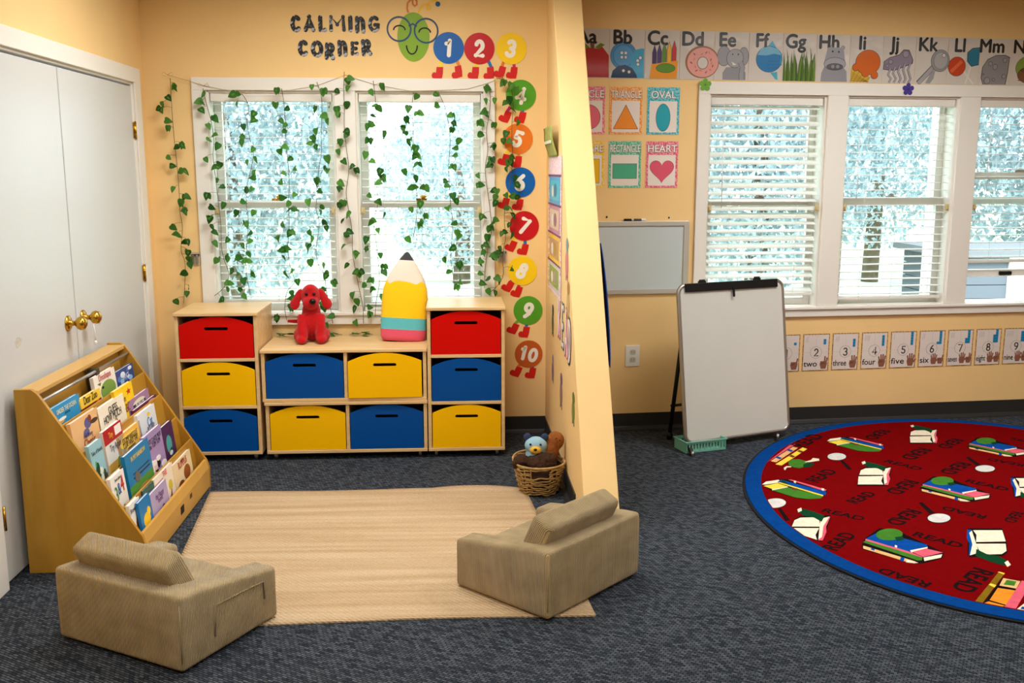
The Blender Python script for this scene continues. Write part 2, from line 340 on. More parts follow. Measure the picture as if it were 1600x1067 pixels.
m = MB(); m.box(XL-0.14, XL, DY1, 0.14, 0, ZC); m.box(XL-0.14, XL, DY0, DY1, DZ, ZC); m.box(XL-0.14, XL, YF, DY0, 0, ZC)
struct(m.build('wall_left', WALL))
# slanted partition that thins towards the ceiling
PT = 0.147
def pedge(z): return -1.745+0.612*z
m = MB(); m.prism([(0.0, 0), (pedge(0), 0), (pedge(ZC), ZC), (0.0, ZC)], PX, PX+PT, M=Matrix(((0, 0, 1, 0), (1, 0, 0, 0), (0, 1, 0, 0), (0, 0, 0, 1))))
struct(m.build('wall_partition', WALL, bevel=0.004))
# cove bases: upright face and a toe that catches the light
def cove(name, M, a, b, h=0.1):
    m = MB(); m.prism([(0, 0), (0.012, 0), (0.026, 0.0), (0.026, 0.004), (0.012, 0.016), (0.006, 0.024), (0.006, h), (0, h)], a, b, M=M @ Matrix(((0, 0, 1, 0), (0, 1, 0, 0), (1, 0, 0, 0), (0, 0, 0, 1))))
    return struct(m.build(name, BASE))
cove('baseboard_back', on_back(0, 0, 0.0), XL, PX)
cove('baseboard_right', on_right(0, 0, 0.0), 0.07, 5.0)
cove('baseboard_partition', on_part(0, 0, 0.0), 0.03, 1.40)
cove('baseboard_left', frame((XL, 0, 0), (0, 1, 0), (0, 0, 1)), -0.1, 0.0)

# window trim, one piece of joinery per group of windows
def trim(name, M, x0, x1, holes, z0, zs, z1, zt):
    m = MB(); t = 0.018
    m.box(x0, x1, z1, zt, 0, t, M=M); m.box(x0, x1, z0, zs-0.012, 0, t, M=M)          # head, apron
    m.box(x0-0.012, x1+0.012, zs-0.016, zs, -0.05, 0.03, M=M)                          # stool
    e = [x0]+[v for h in holes for v in h]+[x1]
    for i in range(0, len(e), 2): m.box(e[i], e[i+1], zs, z1, 0, t, M=M)
    for a, b in holes:                                                                   # jamb liners
        m.box(a, a+0.012, zs, z1, -0.14, 0.0, M=M); m.box(b-0.012, b, zs, z1, -0.14, 0, M=M); m.box(a, b, z1-0.012, z1, -0.14, 0, M=M)
        m.box(a, b, zs-0.01, zs+0.004, -0.14, 0, M=M)
    return struct(m.build(name, TRIM, bevel=0.003))
trim('trim_1', on_back(0, 0, 0), -1.376, 0.247, LH, 0.652, 0.72, 1.93, 1.997)
trim('trim_2', on_right(0, 0, 0), 0.78, 3.27, RH, 0.652, 0.712, 1.928, 1.995)

def window(n, M, a, b, z0, z1, meet, raised=0.0):
    a += 0.012; b -= 0.012
    r = sempty('window_%d' % n, M=M @ Matrix.Translation((a, z0, 0)))
    w = b-a; h = z1-z0; mz = meet-z0; t = 0.042
    def sash(name, y0, y1, d):
        m = MB(); m.box(0, t, y0, y1, d-0.03, d); m.box(w-t, w, y0, y1, d-0.03, d); m.box(t, w-t, y0, y0+t, d-0.03, d); m.box(t, w-t, y1-t, y1, d-0.03, d)
        s = m.build(name, TRIM, r, bevel=0.003)
        MB().box(t-0.004, w-t+0.004, y0+t-0.004, y1-t+0.004, d-0.017, d-0.013).build('pane', GLASS, s)
        return s
    sash('upper_sash', mz-0.02, h, -0.105)
    ls = sash('lower_sash', 0.004+raised, mz+0.02+raised, -0.07)
    m = MB(); m.box(w*0.5-0.03, w*0.5+0.03, mz+0.02+raised, mz+0.032+raised, -0.10, -0.075); m.ell((w*0.5+0.01, mz+0.04+raised, -0.085), (0.02, 0.01, 0.01), nu=10, nv=6)
    m.build('sash_lock', CHROME if n > 2 else BRASS, ls)
    for x in (0.012, w-0.012):
        m = MB(); m.box(x-0.011, x+0.011, mz-0.055, mz-0.015, -0.009, -0.003); m.box(x-0.006, x+0.006, mz-0.045, mz-0.025, -0.004, 0.008)
        m.build('latch', mat('ivory_latch', (206, 190, 140), 0.4), r)
    if raised:
        m = MB(); m.prism(rrect(w*0.5-0.085, w*0.5-0.005, raised+0.012, raised+0.034, 0.004), -0.0695, -0.058); m.build('sash_handle', BLACK, ls)
    return r
BM = on_back(0, 0, 0); RM = on_right(0, 0, 0)
window(1, BM, *LH[0], *LZ, 1.32); window(2, BM, *LH[1], *LZ, 1.32)
window(3, RM, *RH[0], *RZ, 1.325); window(4, RM, *RH[1], *RZ, 1.325); window(5, RM, *RH[2], *RZ, 1.325, 0.15)

def blind(M, a, b, zt, zb, label, tilt=0.04, uneven=0.0, seed=1):
    rnd = random.Random(seed)
    a += 0.016; b -= 0.016
    r = thing('window_blind', label, 'blind', M=M @ Matrix.Translation((a, zb, -0.035)), group='white slatted blinds in the windows')
    w = b-a; h = zt-zb
    MB().box(0, w, h-0.055, h, -0.022, 0.024).build('head_rail', TRIM, r, bevel=0.004)
    MB().box(0.004, w-0.004, 0, 0.018, -0.02, 0.02).build('bottom_rail', TRIM, r, bevel=0.004)
    m = MB(); z = 0.035; k = 0
    while z < h-0.065:
        tl = tilt + (uneven*(0.55+0.45*sin(k*1.7+seed)) if uneven else 0.0)
        dv = rnd.uniform(-0.002, 0.002) if uneven else 0
        c, s = cos(tl)*0.023, sin(tl)*0.023; cy = 0.0025
        m.add([(0.006, z-s+dv, c), (w-0.006, z-s-dv, c), (0.006, z+cy, 0), (w-0.006, z+cy, 0), (0.006, z+s, -c), (w-0.006, z+s, -c)], [(0, 1, 3, 2), (2, 3, 5, 4)], 0, True)
        m.add([(0.006, z-s+dv-0.0018, c), (w-0.006, z-s-dv-0.0018, c), (0.006, z+cy-0.0018, 0), (w-0.006, z+cy-0.0018, 0), (0.006, z+s-0.0018, -c), (w-0.006, z+s-0.0018, -c)], [(1, 0, 2, 3), (3, 2, 4, 5)], 0, True)
        m.add([(0.006, z-s+dv, c), (w-0.006, z-s-dv, c), (0.006, z-s+dv-0.0018, c), (w-0.006, z-s-dv-0.0018, c)], [(0, 1, 3, 2)], 0, False)
        z += 0.0437; k += 1
    m.build('slats', SLAT, r)
    for x in (0.13, w*0.5, w-0.13):
        m = MB(); m.tube([(x, 0.0, 0.0265), (x, h-0.05, 0.0265)], 0.0008, 4); m.build('ladder_cord', WHITE, r)
    m = MB(); m.tube([(0.075, h-0.05, 0.03), (0.078, h*0.45, 0.031)], 0.0022, 6); m.build('tilt_wand', WHITE, r)
    m = MB(); m.tube([(w-0.075, h-0.05, 0.03), (w-0.078, h*0.72, 0.031)], 0.0012, 5); m.ell((w-0.078, h*0.71, 0.031), (0.004, 0.012, 0.004), nu=8, nv=6); m.build('pull_cord', WHITE, r)
    return r
blind(BM, *LH[0], 1.928, 0.775, 'white slatted blind behind ivy in the window beside the closet doors', 0.03)
blind(BM, *LH[1], 1.928, 0.725, 'white slatted blind behind the pencil cushion and ivy', 0.03)
blind(RM, *RH[0], 1.926, 0.775, 'partly tilted white slatted blind behind the easel', 0.25, 0.45, 3)
blind(RM, *RH[1], 1.926, 0.745, 'lowered white slatted blind in the middle window of the right wall', 0.06)
blind(RM, *RH[2], 1.926, 0.955, 'half-raised white slatted blind above the opened sash', 0.06)

# closet double doors on the left wall
FD = frame((XL, 0, 0), (0, 1, 0), (0, 0, 1))          # u = +y, v = up, n = into the room
m = MB(); m.box(DY0-0.08, DY1+0.10, DZ, DZ+0.075, 0, 0.016, M=FD); m.box(DY1, DY1+0.10, 0, DZ, 0, 0.016, M=FD); m.box(DY0-0.085, DY0, 0, DZ, 0, 0.016, M=FD)
m.box(DY0, DY1, DZ-0.012, DZ, -0.12, 0, M=FD); m.box(DY1-0.008, DY1, 0, DZ, -0.12, 0, M=FD); m.box(DY0, DY0+0.008, 0, DZ, -0.12, 0, M=FD)
struct(m.build('trim_3', TRIM, bevel=0.003))
def door(n, y0, y1, knob_y, hinge_y):
    d = MB().box(y0+0.004, y1-0.004, 0.012, DZ-0.022, -0.04, -0.003, M=FD).build('door_%d' % n, DOORM, bevel=0.003); struct(d)
    z = 0.862
    prof = [(0.034, 0), (0.034, 0.004), (0.026, 0.010), (0.012, 0.014), (0.010, 0.030), (0.016, 0.036), (0.026, 0.044), (0.030, 0.056), (0.026, 0.070), (0.014, 0.078), (0.0, 0.08)]
    k = MB().lathe(prof, 24).build('knob', BRASS, d, M=FD @ Matrix.Translation((knob_y, z, -0.003)))
    for hz in ((1.71, 0.97, 0.26)):
        m = MB(); m.tube([(0, -0.045, 0.006), (0, 0.045, 0.006)], 0.006, 8); m.box(-0.014, 0.014, -0.04, 0.04, -0.002, 0.003)
        m.build('hinge', BRASS, d, M=FD @ Matrix.Translation((hinge_y, hz, 0.0)))
    return d
d1 = door(1, DYM, DY1, -1.09, DY1-0.002); d2 = door(2, DY0, DYM, -1.262, DY0+0.03)
c = L(27, 537, XL)
MB().prism([(0.0, -0.018), (0.03, -0.012), (0.045, 0.008), (0.03, 0.02), (0.008, 0.022), (-0.012, 0.006)], 0, 0.0006).build('chipped_patch', mat('bare_filler', (196, 190, 178), 0.8, var=0.15, vscale=60), d2, M=FD @ Matrix.Translation((c.y, c.z, -0.003)))
m = MB(); p0 = Vector((XL+0.05, -1.115, 0.835))
m.tube([p0, p0+Vector((0.004, 0, -0.03)), p0+Vector((0.002, 0.002, -0.075))], 0.0025, 6); m.tube([p0+Vector((0, 0.0, 0.0)), p0+Vector((0.012, 0.02, 0.006)), p0+Vector((0.01, 0.045, -0.008))], 0.0018, 6)
m.ell(p0+Vector((0.002, 0.002, -0.082)), (0.008, 0.008, 0.009), nu=10, nv=6)
tag(m.build('tie_cord', WHITE), 'short white cord dangling from the far brass door knob', 'cord')

m = MB(); m.box(XL-0.8, XL-0.76, DY0-0.1, DY1+0.1, 0, 2.2); m.box(XL-0.76, XL-0.14, DY0-0.14, DY0-0.1, 0, 2.2); m.box(XL-0.76, XL-0.14, DY1+0.1, DY1+0.14, 0, 2.2); m.box(XL-0.8, XL-0.14, DY0-0.14, DY1+0.14, 2.2, 2.24)
struct(m.build('closet_light_block', mat('closet_paint', (120, 110, 96), 0.9)))  # unseen dark box added behind the doors to keep daylight out of their gap
# outside: ground, porch post, low shed, trees beyond the windows
struct(MB().box(-25, 30, 0.75, 45, -0.75, -0.6).build('lawn', mat('grass_ground', (150, 170, 140), 0.9, var=0.25, vscale=3)))
post = thing('garden_post', 'white square post outside the middle right window', 'post', (4.62, 3.5, -0.6))
MB().box(-0.10, 0.10, -0.10, 0.10, 0.15, 6.0).build('shaft', TRIM, post, bevel=0.006); MB().box(-0.16, 0.16, -0.16, 0.16, 0, 0.15).build('plinth', TRIM, post, bevel=0.006)
shed = thing('garden_shed', 'low grey clad shed outside the far right window', 'shed', (7.0, 4.6, -0.6))
m = MB()
for i in range(8): m.box(-1.6, 1.6, -0.01-0.004*(i % 2), 1.2, i*0.15, i*0.15+0.142)
m.build('cladding', mat('grey_cladding', (74, 82, 90), 0.7), shed)
for x in (-0.9, 0.2): MB().box(x-0.12, x+0.12, -0.04, 0.0, 0, 1.2).build('corner_board', TRIM, shed)
MB().box(-1.7, 1.7, -0.12, 1.3, 1.2, 1.27).build('roof', mat('shed_roof', (96, 100, 104), 0.8), shed)
TL = mat_leaf('tree_leaf_hazed', (128, 148, 152), (178, 194, 202), 0.5); BARK = mat('bark', (96, 84, 70), 0.9, var=0.3, vscale=10)  # pale blue-grey leaf tones paint in the washed-out haze of bright daylight
def tree(x, y, h, r, seed, n, label):
    rnd = random.Random(seed); t = thing('tree', label, 'tree', (x, y, -0.6), 0, 'trees outside the windows')
    MB().tube([(0, 0, 0), (0.05, 0.02, h*0.3), (-0.04, 0.05, h*0.7)], [0.17, 0.13, 0.06], 8).build('trunk', BARK, t)
    m = MB()
    for _ in range(n):
        while True:
            p = Vector((rnd.uniform(-1, 1), rnd.uniform(-1, 1), rnd.uniform(-1, 1)))
            if 0.25 < p.length < 1: break
        c = Vector((p.x*r, p.y*r, h*0.58+p.z*h*0.5)); s = rnd.uniform(0.035, 0.075)
        M = Matrix.Translation(c) @ Euler((rnd.uniform(0, 6), rnd.uniform(0, 6), rnd.uniform(0, 6))).to_matrix().to_4x4()
        m.add([(-s, 0, 0), (-s*0.2, -s*0.6, 0.03), (s, 0, 0), (-s*0.2, s*0.6, 0.03)], [(0, 1, 2, 3)], 0, False, M)
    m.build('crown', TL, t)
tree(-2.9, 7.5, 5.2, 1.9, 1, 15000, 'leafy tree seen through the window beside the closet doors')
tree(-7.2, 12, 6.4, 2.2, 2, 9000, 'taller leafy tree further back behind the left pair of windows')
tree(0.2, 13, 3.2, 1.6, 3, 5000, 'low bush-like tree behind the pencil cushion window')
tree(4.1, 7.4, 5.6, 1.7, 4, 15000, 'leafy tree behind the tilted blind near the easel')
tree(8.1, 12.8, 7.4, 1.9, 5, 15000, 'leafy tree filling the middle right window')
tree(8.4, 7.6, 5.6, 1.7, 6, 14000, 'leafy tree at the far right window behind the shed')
# ------------------------------------------------------------------ cubby furniture with bins
FY = -0.47; BY = -0.045
BINWOOD = mat('bin_board', (120, 88, 52), 0.6)
def caster(par, x, y, h):
    m = MB(); m.tube([(x-0.008, y, 0.018), (x+0.008, y, 0.018)], 0.018, 14); c = m.build('caster', CHROME, par)
    m = MB(); m.box(x-0.014, x+0.014, y-0.016, y+0.016, 0.034, h); m.build('caster_bracket', CHROME, c)
def bin_(par_xy, x0, x1, z0, z1, color, label, dy=0.0, rz=0.0):
    w = x1-x0-0.006; h = z1-z0-0.004; rise = 0.044
    t = thing('storage_bin', label, 'bin', ((x0+x1)/2, FY+0.006+dy, z0+0.001), rz, 'coloured bins in the cubbies')
    n = 14; top = [(-w/2+w*i/n, h-rise*((2*i/n-1)**2)) for i in range(n+1)]
    sl = [(-0.052, h-0.062), (0.052, h-0.062)]; r = 0.0085
    A = [(sl[0][0]-r*sin(pi*i/8), sl[0][1]+r*cos(pi*i/8)) for i in range(9)]          # left end of the slot, top to bottom
    B = [(sl[1][0]+r*sin(pi*i/8), sl[1][1]+r*cos(pi*i/8)) for i in range(9)]
    mid = n//2
    left = [(-w/2, 0), (0, 0), (0, sl[0][1]-r)] + A[::-1] + [(0, sl[0][1]+r)] + top[:mid+1][::-1]
    right = [(0, 0), (w/2, 0)] + top[mid:][::-1] + [(0, sl[0][1]+r)] + B + [(0, sl[0][1]-r)]
    MX = Matrix(((1, 0, 0, 0), (0, 0, 1, 0), (0, 1, 0, 0), (0, 0, 0, 1)))
    m = MB(); m.prism(left, 0, 0.012, M=MX); m.prism(right, 0, 0.012, M=MX)
    m.build('front_panel', color, t)
    d = 0.33; hh = h*0.72; m = MB()
    m.box(-w/2+0.004, -w/2+0.014, 0.012, d, 0, hh); m.box(w/2-0.014, w/2-0.004, 0.012, d, 0, hh); m.box(-w/2+0.014, w/2-0.014, d-0.01, d, 0, hh); m.box(-w/2+0.014, w/2-0.014, 0.012, d-0.01, 0, 0.008)
    m.build('box', BINWOOD, t)
    return t
def cabinet(name, label, group, x0, x1, z0, z1, shelves, dividers=(), cast=True, tops=True):
    t = thing(name, label, 'cubby cabinet', ((x0+x1)/2, FY, 0), 0, group)
    w = x1-x0; D = BY-FY; s = 0.018
    for x in (-w/2, w/2-s): MB().box(x, x+s, 0.004, D, z0+0.017, z1-0.017).build('side_panel', BIRCH, t, bevel=0.002)
    MB().box(-w/2-0.004, w/2+0.004, -0.006, D, z1-0.017, z1).build('top_board', BIRCH, t, bevel=0.003)
    MB().box(-w/2, w/2, 0, D, z0, z0+0.017).build('base_board', BIRCH, t, bevel=0.002)
    for z in shelves: MB().box(-w/2+s, w/2-s, 0.003, D-0.01, z-0.017, z).build('shelf', BIRCH, t, bevel=0.002)
    for x in dividers: MB().box(x-x0-w/2-s/2, x-x0-w/2+s/2, 0.004, D-0.01, z0+0.017, z1-0.017).build('divider', BIRCH, t, bevel=0.002)
    MB().box(-w/2+s, w/2-s, D-0.008, D, z0+0.017, z1-0.017).build('back_panel', BINWOOD, t)
    if cast:
        for x in (-w/2+0.04, w/2-0.04):
            for y in (0.045, D-0.04): caster(t, x, y, z0)
    return t
def zz(px, py): return W(px, py, FY).z
def xx(px, py): return W(px, py, FY).x
# left tower
ax0, ax1 = xx(281, 600)-0.012, xx(404, 600)+0.004
T0 = 0.036; T1 = zz(330, 489); s1 = zz(340, 560.5); s2 = zz(340, 634.5)
cabinet('cubby_tower', 'tall three-cubby birch tower nearest the closet doors', 'birch cubby towers', ax0, ax1, T0, T1, (s1, s2))
def fill(x0, x1, levels, cols, words, where):
    for (za, zb), c, wd in zip(levels, cols, words): bin_(None, x0, x1, za, zb, c, wd+where)
fill(ax0+0.019, ax1-0.019, ((s1, T1-0.018), (s2, s1-0.017), (T0+0.018, s2-0.017)), (RED, YEL, BLU), ('red bin in the top cubby', 'yellow bin in the middle cubby', 'scuffed blue bin in the bottom cubby'), ' of the tower beside the bookcase')
# right tower
bx0, bx1 = xx(669, 600)-0.002, xx(789, 600)
U1 = zz(727, 480); u1 = zz(727, 554); u2 = zz(727, 627)
cabinet('cubby_tower', 'tall three-cubby birch tower beside the column of number stickers', 'birch cubby towers', bx0, bx1, T0, U1, (u1, u2))
fill(bx0+0.019, bx1-0.019, ((u1, U1-0.018), (u2, u1-0.017), (T0+0.018, u2-0.017)), (RED, BLU, YEL), ('red bin in the top cubby', 'blue bin in the middle cubby', 'yellow bin in the bottom cubby'), ' of the tower next to the number stickers')
# low pair, stacked
lx0, lx1 = ax1+0.012, bx0-0.006; lm = xx(541, 620)
V1 = zz(520, 546); v1 = zz(530, 627.5)
cabinet('low_cubby_unit', 'lower two-cubby birch unit carrying another unit on top', 'low birch cubby units', lx0+0.012, lx1, T0, v1, (), (lm+0.004,))
cabinet('low_cubby_unit', 'upper two-cubby birch unit under the red plush dog', 'low birch cubby units', lx0, lx1, v1+0.001, V1, (), (lm,), cast=False)
bin_(None, lx0+0.019, lm-0.010, v1+0.019, V1-0.018, BLU, 'blue bin in the upper low unit, below the red plush dog')
bin_(None, lm+0.010, lx1-0.022, v1+0.019, V1-0.018, YEL, 'yellow bin slightly askew below the pencil cushion', -0.012, 0.02)
bin_(None, lx0+0.031, lm-0.006, T0+0.018, v1-0.018, YEL, 'yellow bin on the bottom row between two blue bins')
bin_(None, lm+0.014, lx1-0.019, T0+0.018, v1-0.018, BLU, 'dark blue bin on the bottom row between two yellow bins')

# ------------------------------------------------------------------ soft toys on the low unit
PRED = mat('red_plush', (190, 12, 20), 0.95, var=0.12, vscale=60, bump=0.5, bscale=320, sheen=0.15)
PEYE = mat('glossy_black_bead', (12, 12, 14), 0.15)
dz = V1
t = thing('plush_dog', 'sitting red plush toy dog with floppy ears and black nose on the low cubby unit', 'stuffed toy', (-0.755, -0.215, dz), radians(6))
m = MB(); m.ell((0, 0.01, 0.095), (0.066, 0.06, 0.095)); m.ell((0, 0.0, 0.165), (0.05, 0.048, 0.06)); m.ell((0, -0.03, 0.11), (0.046, 0.044, 0.075)); m.ell((0, -0.012, 0.248), (0.053, 0.056, 0.066)); m.ell((0.0, -0.055, 0.218), (0.045, 0.045, 0.036)); m.ell((0, -0.03, 0.285), (0.036, 0.036, 0.03))
for s in (-1, 1):
    m.ell((s*0.06, -0.02, 0.04), (0.038, 0.06, 0.042)); m.ell((s*0.052, -0.08, 0.024), (0.03, 0.042, 0.024))
    m.tube([(s*0.046, -0.035, 0.15), (s*0.05, -0.062, 0.09), (s*0.043, -0.075, 0.03)], [0.028, 0.026, 0.027], 10)
remesh(m.build('body', PRED, t), 0.0065, 5)
for s in (-1, 1):
    e = MB().ell((0, 0, -0.052), (0.024, 0.012, 0.062)).ell((0, -0.002, -0.082), (0.03, 0.014, 0.034)).build('ear', PRED, t, M=Matrix.Translation((s*0.05, -0.018, 0.282)) @ Euler((-0.1, -s*0.42, s*0.5)).to_matrix().to_4x4()); remesh(e, 0.005, 4)
    MB().ell((s*0.02, -0.068, 0.266), (0.0085, 0.006, 0.0085), nu=12, nv=8).build('eye', PEYE, t)
MB().ell((0.012, -0.099, 0.23), (0.018, 0.012, 0.015), nu=16, nv=10).build('nose', PEYE, t)
MB().tube([(-0.03, 0.05, 0.085), (-0.075, 0.045, 0.105), (-0.128, 0.03, 0.11)], [0.012, 0.011, 0.008], 10).build('tail', PRED, t)
# a ribbon-like white ear lining shows on the left ear
# pencil cushion
def pencil():
    base = W(629, 527, -0.27); t = thing('pencil_cushion', 'yellow pencil-shaped plush cushion leaning on the window by the right tower', 'cushion', (base.x, -0.215, dz), 0)
    t.rotation_euler = (-0.10, radians(3.0), radians(-4)); t.scale = (1.0, 1.0, 1.11)
    prof = [(0.0, 0.108, 0.052), (0.012, 0.120, 0.062), (0.05, 0.124, 0.066), (0.056, 0.124, 0.066), (0.09, 0.124, 0.066), (0.11, 0.124, 0.066), (0.116, 0.124, 0.066), (0.20, 0.124, 0.065), (0.25, 0.119, 0.063), (0.30, 0.102, 0.056), (0.35, 0.072, 0.045), (0.385, 0.046, 0.033), (0.395, 0.039, 0.028), (0.43, 0.012, 0.012), (0.436, 0.0, 0.0)]
    n = 40; zs = [p[0] for p in prof]
    def at(z):
        for i in range(len(prof)-1):
            if prof[i][0] <= z <= prof[i+1][0]:
                k = (z-prof[i][0])/(prof[i+1][0]-prof[i][0]); return prof[i][1]+(prof[i+1][1]-prof[i][1])*k, prof[i][2]+(prof[i+1][2]-prof[i][2])*k
        return prof[-1][1:]
    def sup(a, rx, ry):
        c, s = cos(a), sin(a); e = 0.62
        return rx*math.copysign(abs(c)**e, c), ry*math.copysign(abs(s)**e, s)
    def band(name, lo, hi, mt, k=8, cap0=False, cap1=False):
        m = MB(); vs = []; fs = []
        for i in range(k+1):
            for j in range(n):
                a = 2*pi*j/n; z0 = lo(a); z1 = hi(a); z = z0+(z1-z0)*i/k; rx, ry = at(z); x, y = sup(a, rx, ry); vs.append((x, y, z))
        for i in range(k):
            for j in range(n): fs.append((i*n+j, i*n+(j+1) % n, (i+1)*n+(j+1) % n, (i+1)*n+j))
        if cap0: fs.append(tuple(range(n))[::-1])
        if cap1: fs.append(tuple(range(k*n, k*n+n)))
        m.add(vs, fs, 0, True); return m.build(name, mt, t)
    K = lambda v: (lambda a: v)
    P = lambda nm, c: mat(nm, c, 0.95, bump=0.3, bscale=260, sheen=0.1)
    sc = lambda a: 0.275+0.017*abs(sin(3*a+0.4))
    band('eraser', K(0.0), K(0.056), P('pink_plush', (226, 90, 116)), 6, True); band('ferrule', K(0.056), K(0.112), P('aqua_plush', (96, 190, 200)), 4)
    band('shaft', K(0.112), sc, P('yellow_plush', (252, 204, 20)), 10); band('cone', sc, K(0.393), P('cream_plush', (240, 222, 206)), 8); band('tip', K(0.393), K(0.4355), P('charcoal_plush', (66, 66, 70)), 5, False, True)
pencil()

# ------------------------------------------------------------------ book display and books
tx, ty0, ty1 = -1.605, -1.885, -0.88
t = thing('book_display', 'honey plywood sloped book display against the closet doors', 'book display', (tx, (ty0+ty1)/2, 0))
w2 = (ty1-ty0)/2
side = [(0, 0), (0.437, 0), (0.437, 0.10), (0.425, 0.14), (0.420, 0.147), (0.098, 0.672), (0.080, 0.698), (0.062, 0.712), (0.0, 0.712)]
SM = Matrix(((1, 0, 0, 0), (0, 0, 1, 0), (0, 1, 0, 0), (0, 0, 0, 1)))     # x, z profile extruded along y
for y in (-w2, w2-0.018): MB().prism(side, y, y+0.018, M=SM).build('side_panel', HONEY, t, bevel=0.002)
MB().box(0.0, 0.078, -w2+0.018, w2-0.018, 0.685, 0.704).build('top_board', mat_wood('honey_top', (214, 172, 104), (200, 156, 88), (6, 1.2, 1.2)), t, bevel=0.003)
MB().prism([(0.045, 0.684), (0.0, 0.684), (0.0, 0.0), (0.012, 0.0), (0.012, 0.50), (0.06, 0.56)], -w2+0.018, w2-0.018, M=SM).build('back_panel', HONEY, t)
LIP = [(0.161, 0.572), (0.233, 0.466), (0.297, 0.352), (0.363, 0.248)]
for (lx, lz) in LIP: MB().prism([(lx-0.008, lz), (lx, lz), (lx+0.018, lz-0.16), (lx+0.010, lz-0.16)], -w2+0.018, w2-0.018, M=SM).build('tier_board', HONEY, t, bevel=0.0015)
fp = MB().prism([(0.412, 0.143), (0.424, 0.143), (0.436, 0.10), (0.436, 0.006), (0.424, 0.006), (0.424, 0.10)], -w2+0.018, w2-0.018, M=SM).build('front_panel', mat_wood('honey_front', (208, 162, 84), (194, 146, 68), (6, 1.2, 1.2)), t, bevel=0.002)
for i, (bx, bz) in enumerate(LIP+[(0.424, 0.143)]): MB().box(0.02 if i == 0 else LIP[i-1][0]+0.012, bx, -w2+0.018, w2-0.018, bz-0.088, bz-0.08).build('pocket_floor', HONEY, t)
MB().tube([(0.093, -w2+0.018, 0.664), (0.093, w2-0.018, 0.664)], 0.007, 10).build('metal_rail', CHROME, t)
m = MB(); m.box(0.06, 0.10, 0.055, 0.09, 0.52, 0.672); m.build('rail_bracket', mat('dark_bracket', (70, 62, 50), 0.5), t)
MB().box(0.4365, 0.4375, -0.02, 0.03, 0.045, 0.08).build('maker_plate', INK, t)
MB().box(0.4365, 0.4372, 0.13, 0.165, 0.065, 0.085).build('maker_mark', mat('stamp_ink', (90, 70, 40), 0.6), t)

def book(px_tl, px_tr, tier, col, label, art, thick=0.014, off=0.0, lean=0.12, hgt=None):
    bx, bz = (LIP+[(0.424, 0.143)])[tier]; zb = bz-0.079
    xb = tx+bx-0.014-thick-off
    for _ in range(4):
        a = L(*px_tl, xb-0.10); b = L(*px_tr, xb-0.10); zt = max(a.z, b.z)
        xp = xb-(zt-zb)*tan(lean); a = L(*px_tl, xp); b = L(*px_tr, xp); zt = (a.z+b.z)/2
    a.y = max(a.y, ty0+0.021); b.y = min(b.y, ty1-0.021)
    H = hgt or (zt-zb)/cos(lean); wd = b.y-a.y
    roll = max(-0.12, min(0.12, atan2(b.z-a.z, wd)))
    # local frame: u along +y, v up the cover, n out of the cover
    V = Vector((-sin(lean), 0, cos(lean))); U = Vector((0, 1, 0))
    M = frame((xb, (a.y+b.y)/2, zb), U, V)
    r = thing('picture_book', label, 'book', M=M, group='picture books on the book display')
    h = wd/2
    m = MB(); m.box(-h, h, 0, H, 0, 0.0015); m.box(-h, h, 0, H, -thick, -thick+0.0015); m.box(-h-0.001, -h+0.001, 0, H, -thick, 0.0015)
    m.build('cover', flat(col, 0.35), r)
    MB().box(-h+0.001, h-0.004, 0.003, H-0.003, -thick+0.0015, 0).build('pages', PAPER, r)
    T = MB(); A = MB(); mats = []; tm = []
    for a_ in art:
        if a_[0] == 't':
            _, s, u, v, size, c, *rest = a_
            g = text(s, 1.0, 0.0002, 0.0); wtxt = max(p.x for p in g[0])-min(p.x for p in g[0])
            k = min(size*0.52, wd*0.86/max(wtxt, .01))
            if c not in tm: tm.append(c)
            T.geo(g, tm.index(c), Matrix.Translation((u*h, v*H, 0.0036)) @ Matrix.Rotation(rest[0] if rest else 0, 4, 'Z') @ Matrix.Diagonal((k, k*1.25, 1, 1)))
        else:
            c = a_[-1]
            if c not in mats: mats.append(c)
            i = mats.index(c); zz_ = 0.0016+0.00018*art.index(a_)
            if a_[0] == 'e': A.prism(circ(a_[1]*h, a_[2]*H, a_[3]*h, 20, a_[4]*H), 0.0014, zz_, i)
            if a_[0] == 'r': A.prism(rect(a_[1]*h, a_[2]*h, a_[3]*H, a_[4]*H), 0.0014, zz_, i)
            if a_[0] == 'p': A.prism([(x*h, y*H) for x, y in a_[1]], 0.0014, zz_, i)
    if tm: T.build('title', [flat(c, 0.4) for c in tm], r)
    if mats: A.build('picture', [flat(c, 0.4) for c in mats], r)
    return r
K0 = (24, 22, 26); CR = (244, 234, 214)
def blob(seed, cols, n=9, y0=0.05, y1=0.6):
    rn = random.Random(seed); return [('e', rn.uniform(-0.7, 0.7), rn.uniform(y0, y1), rn.uniform(0.12, 0.3), rn.uniform(0.04, 0.12), cols[i % len(cols)]) for i in range(n)]
B = book
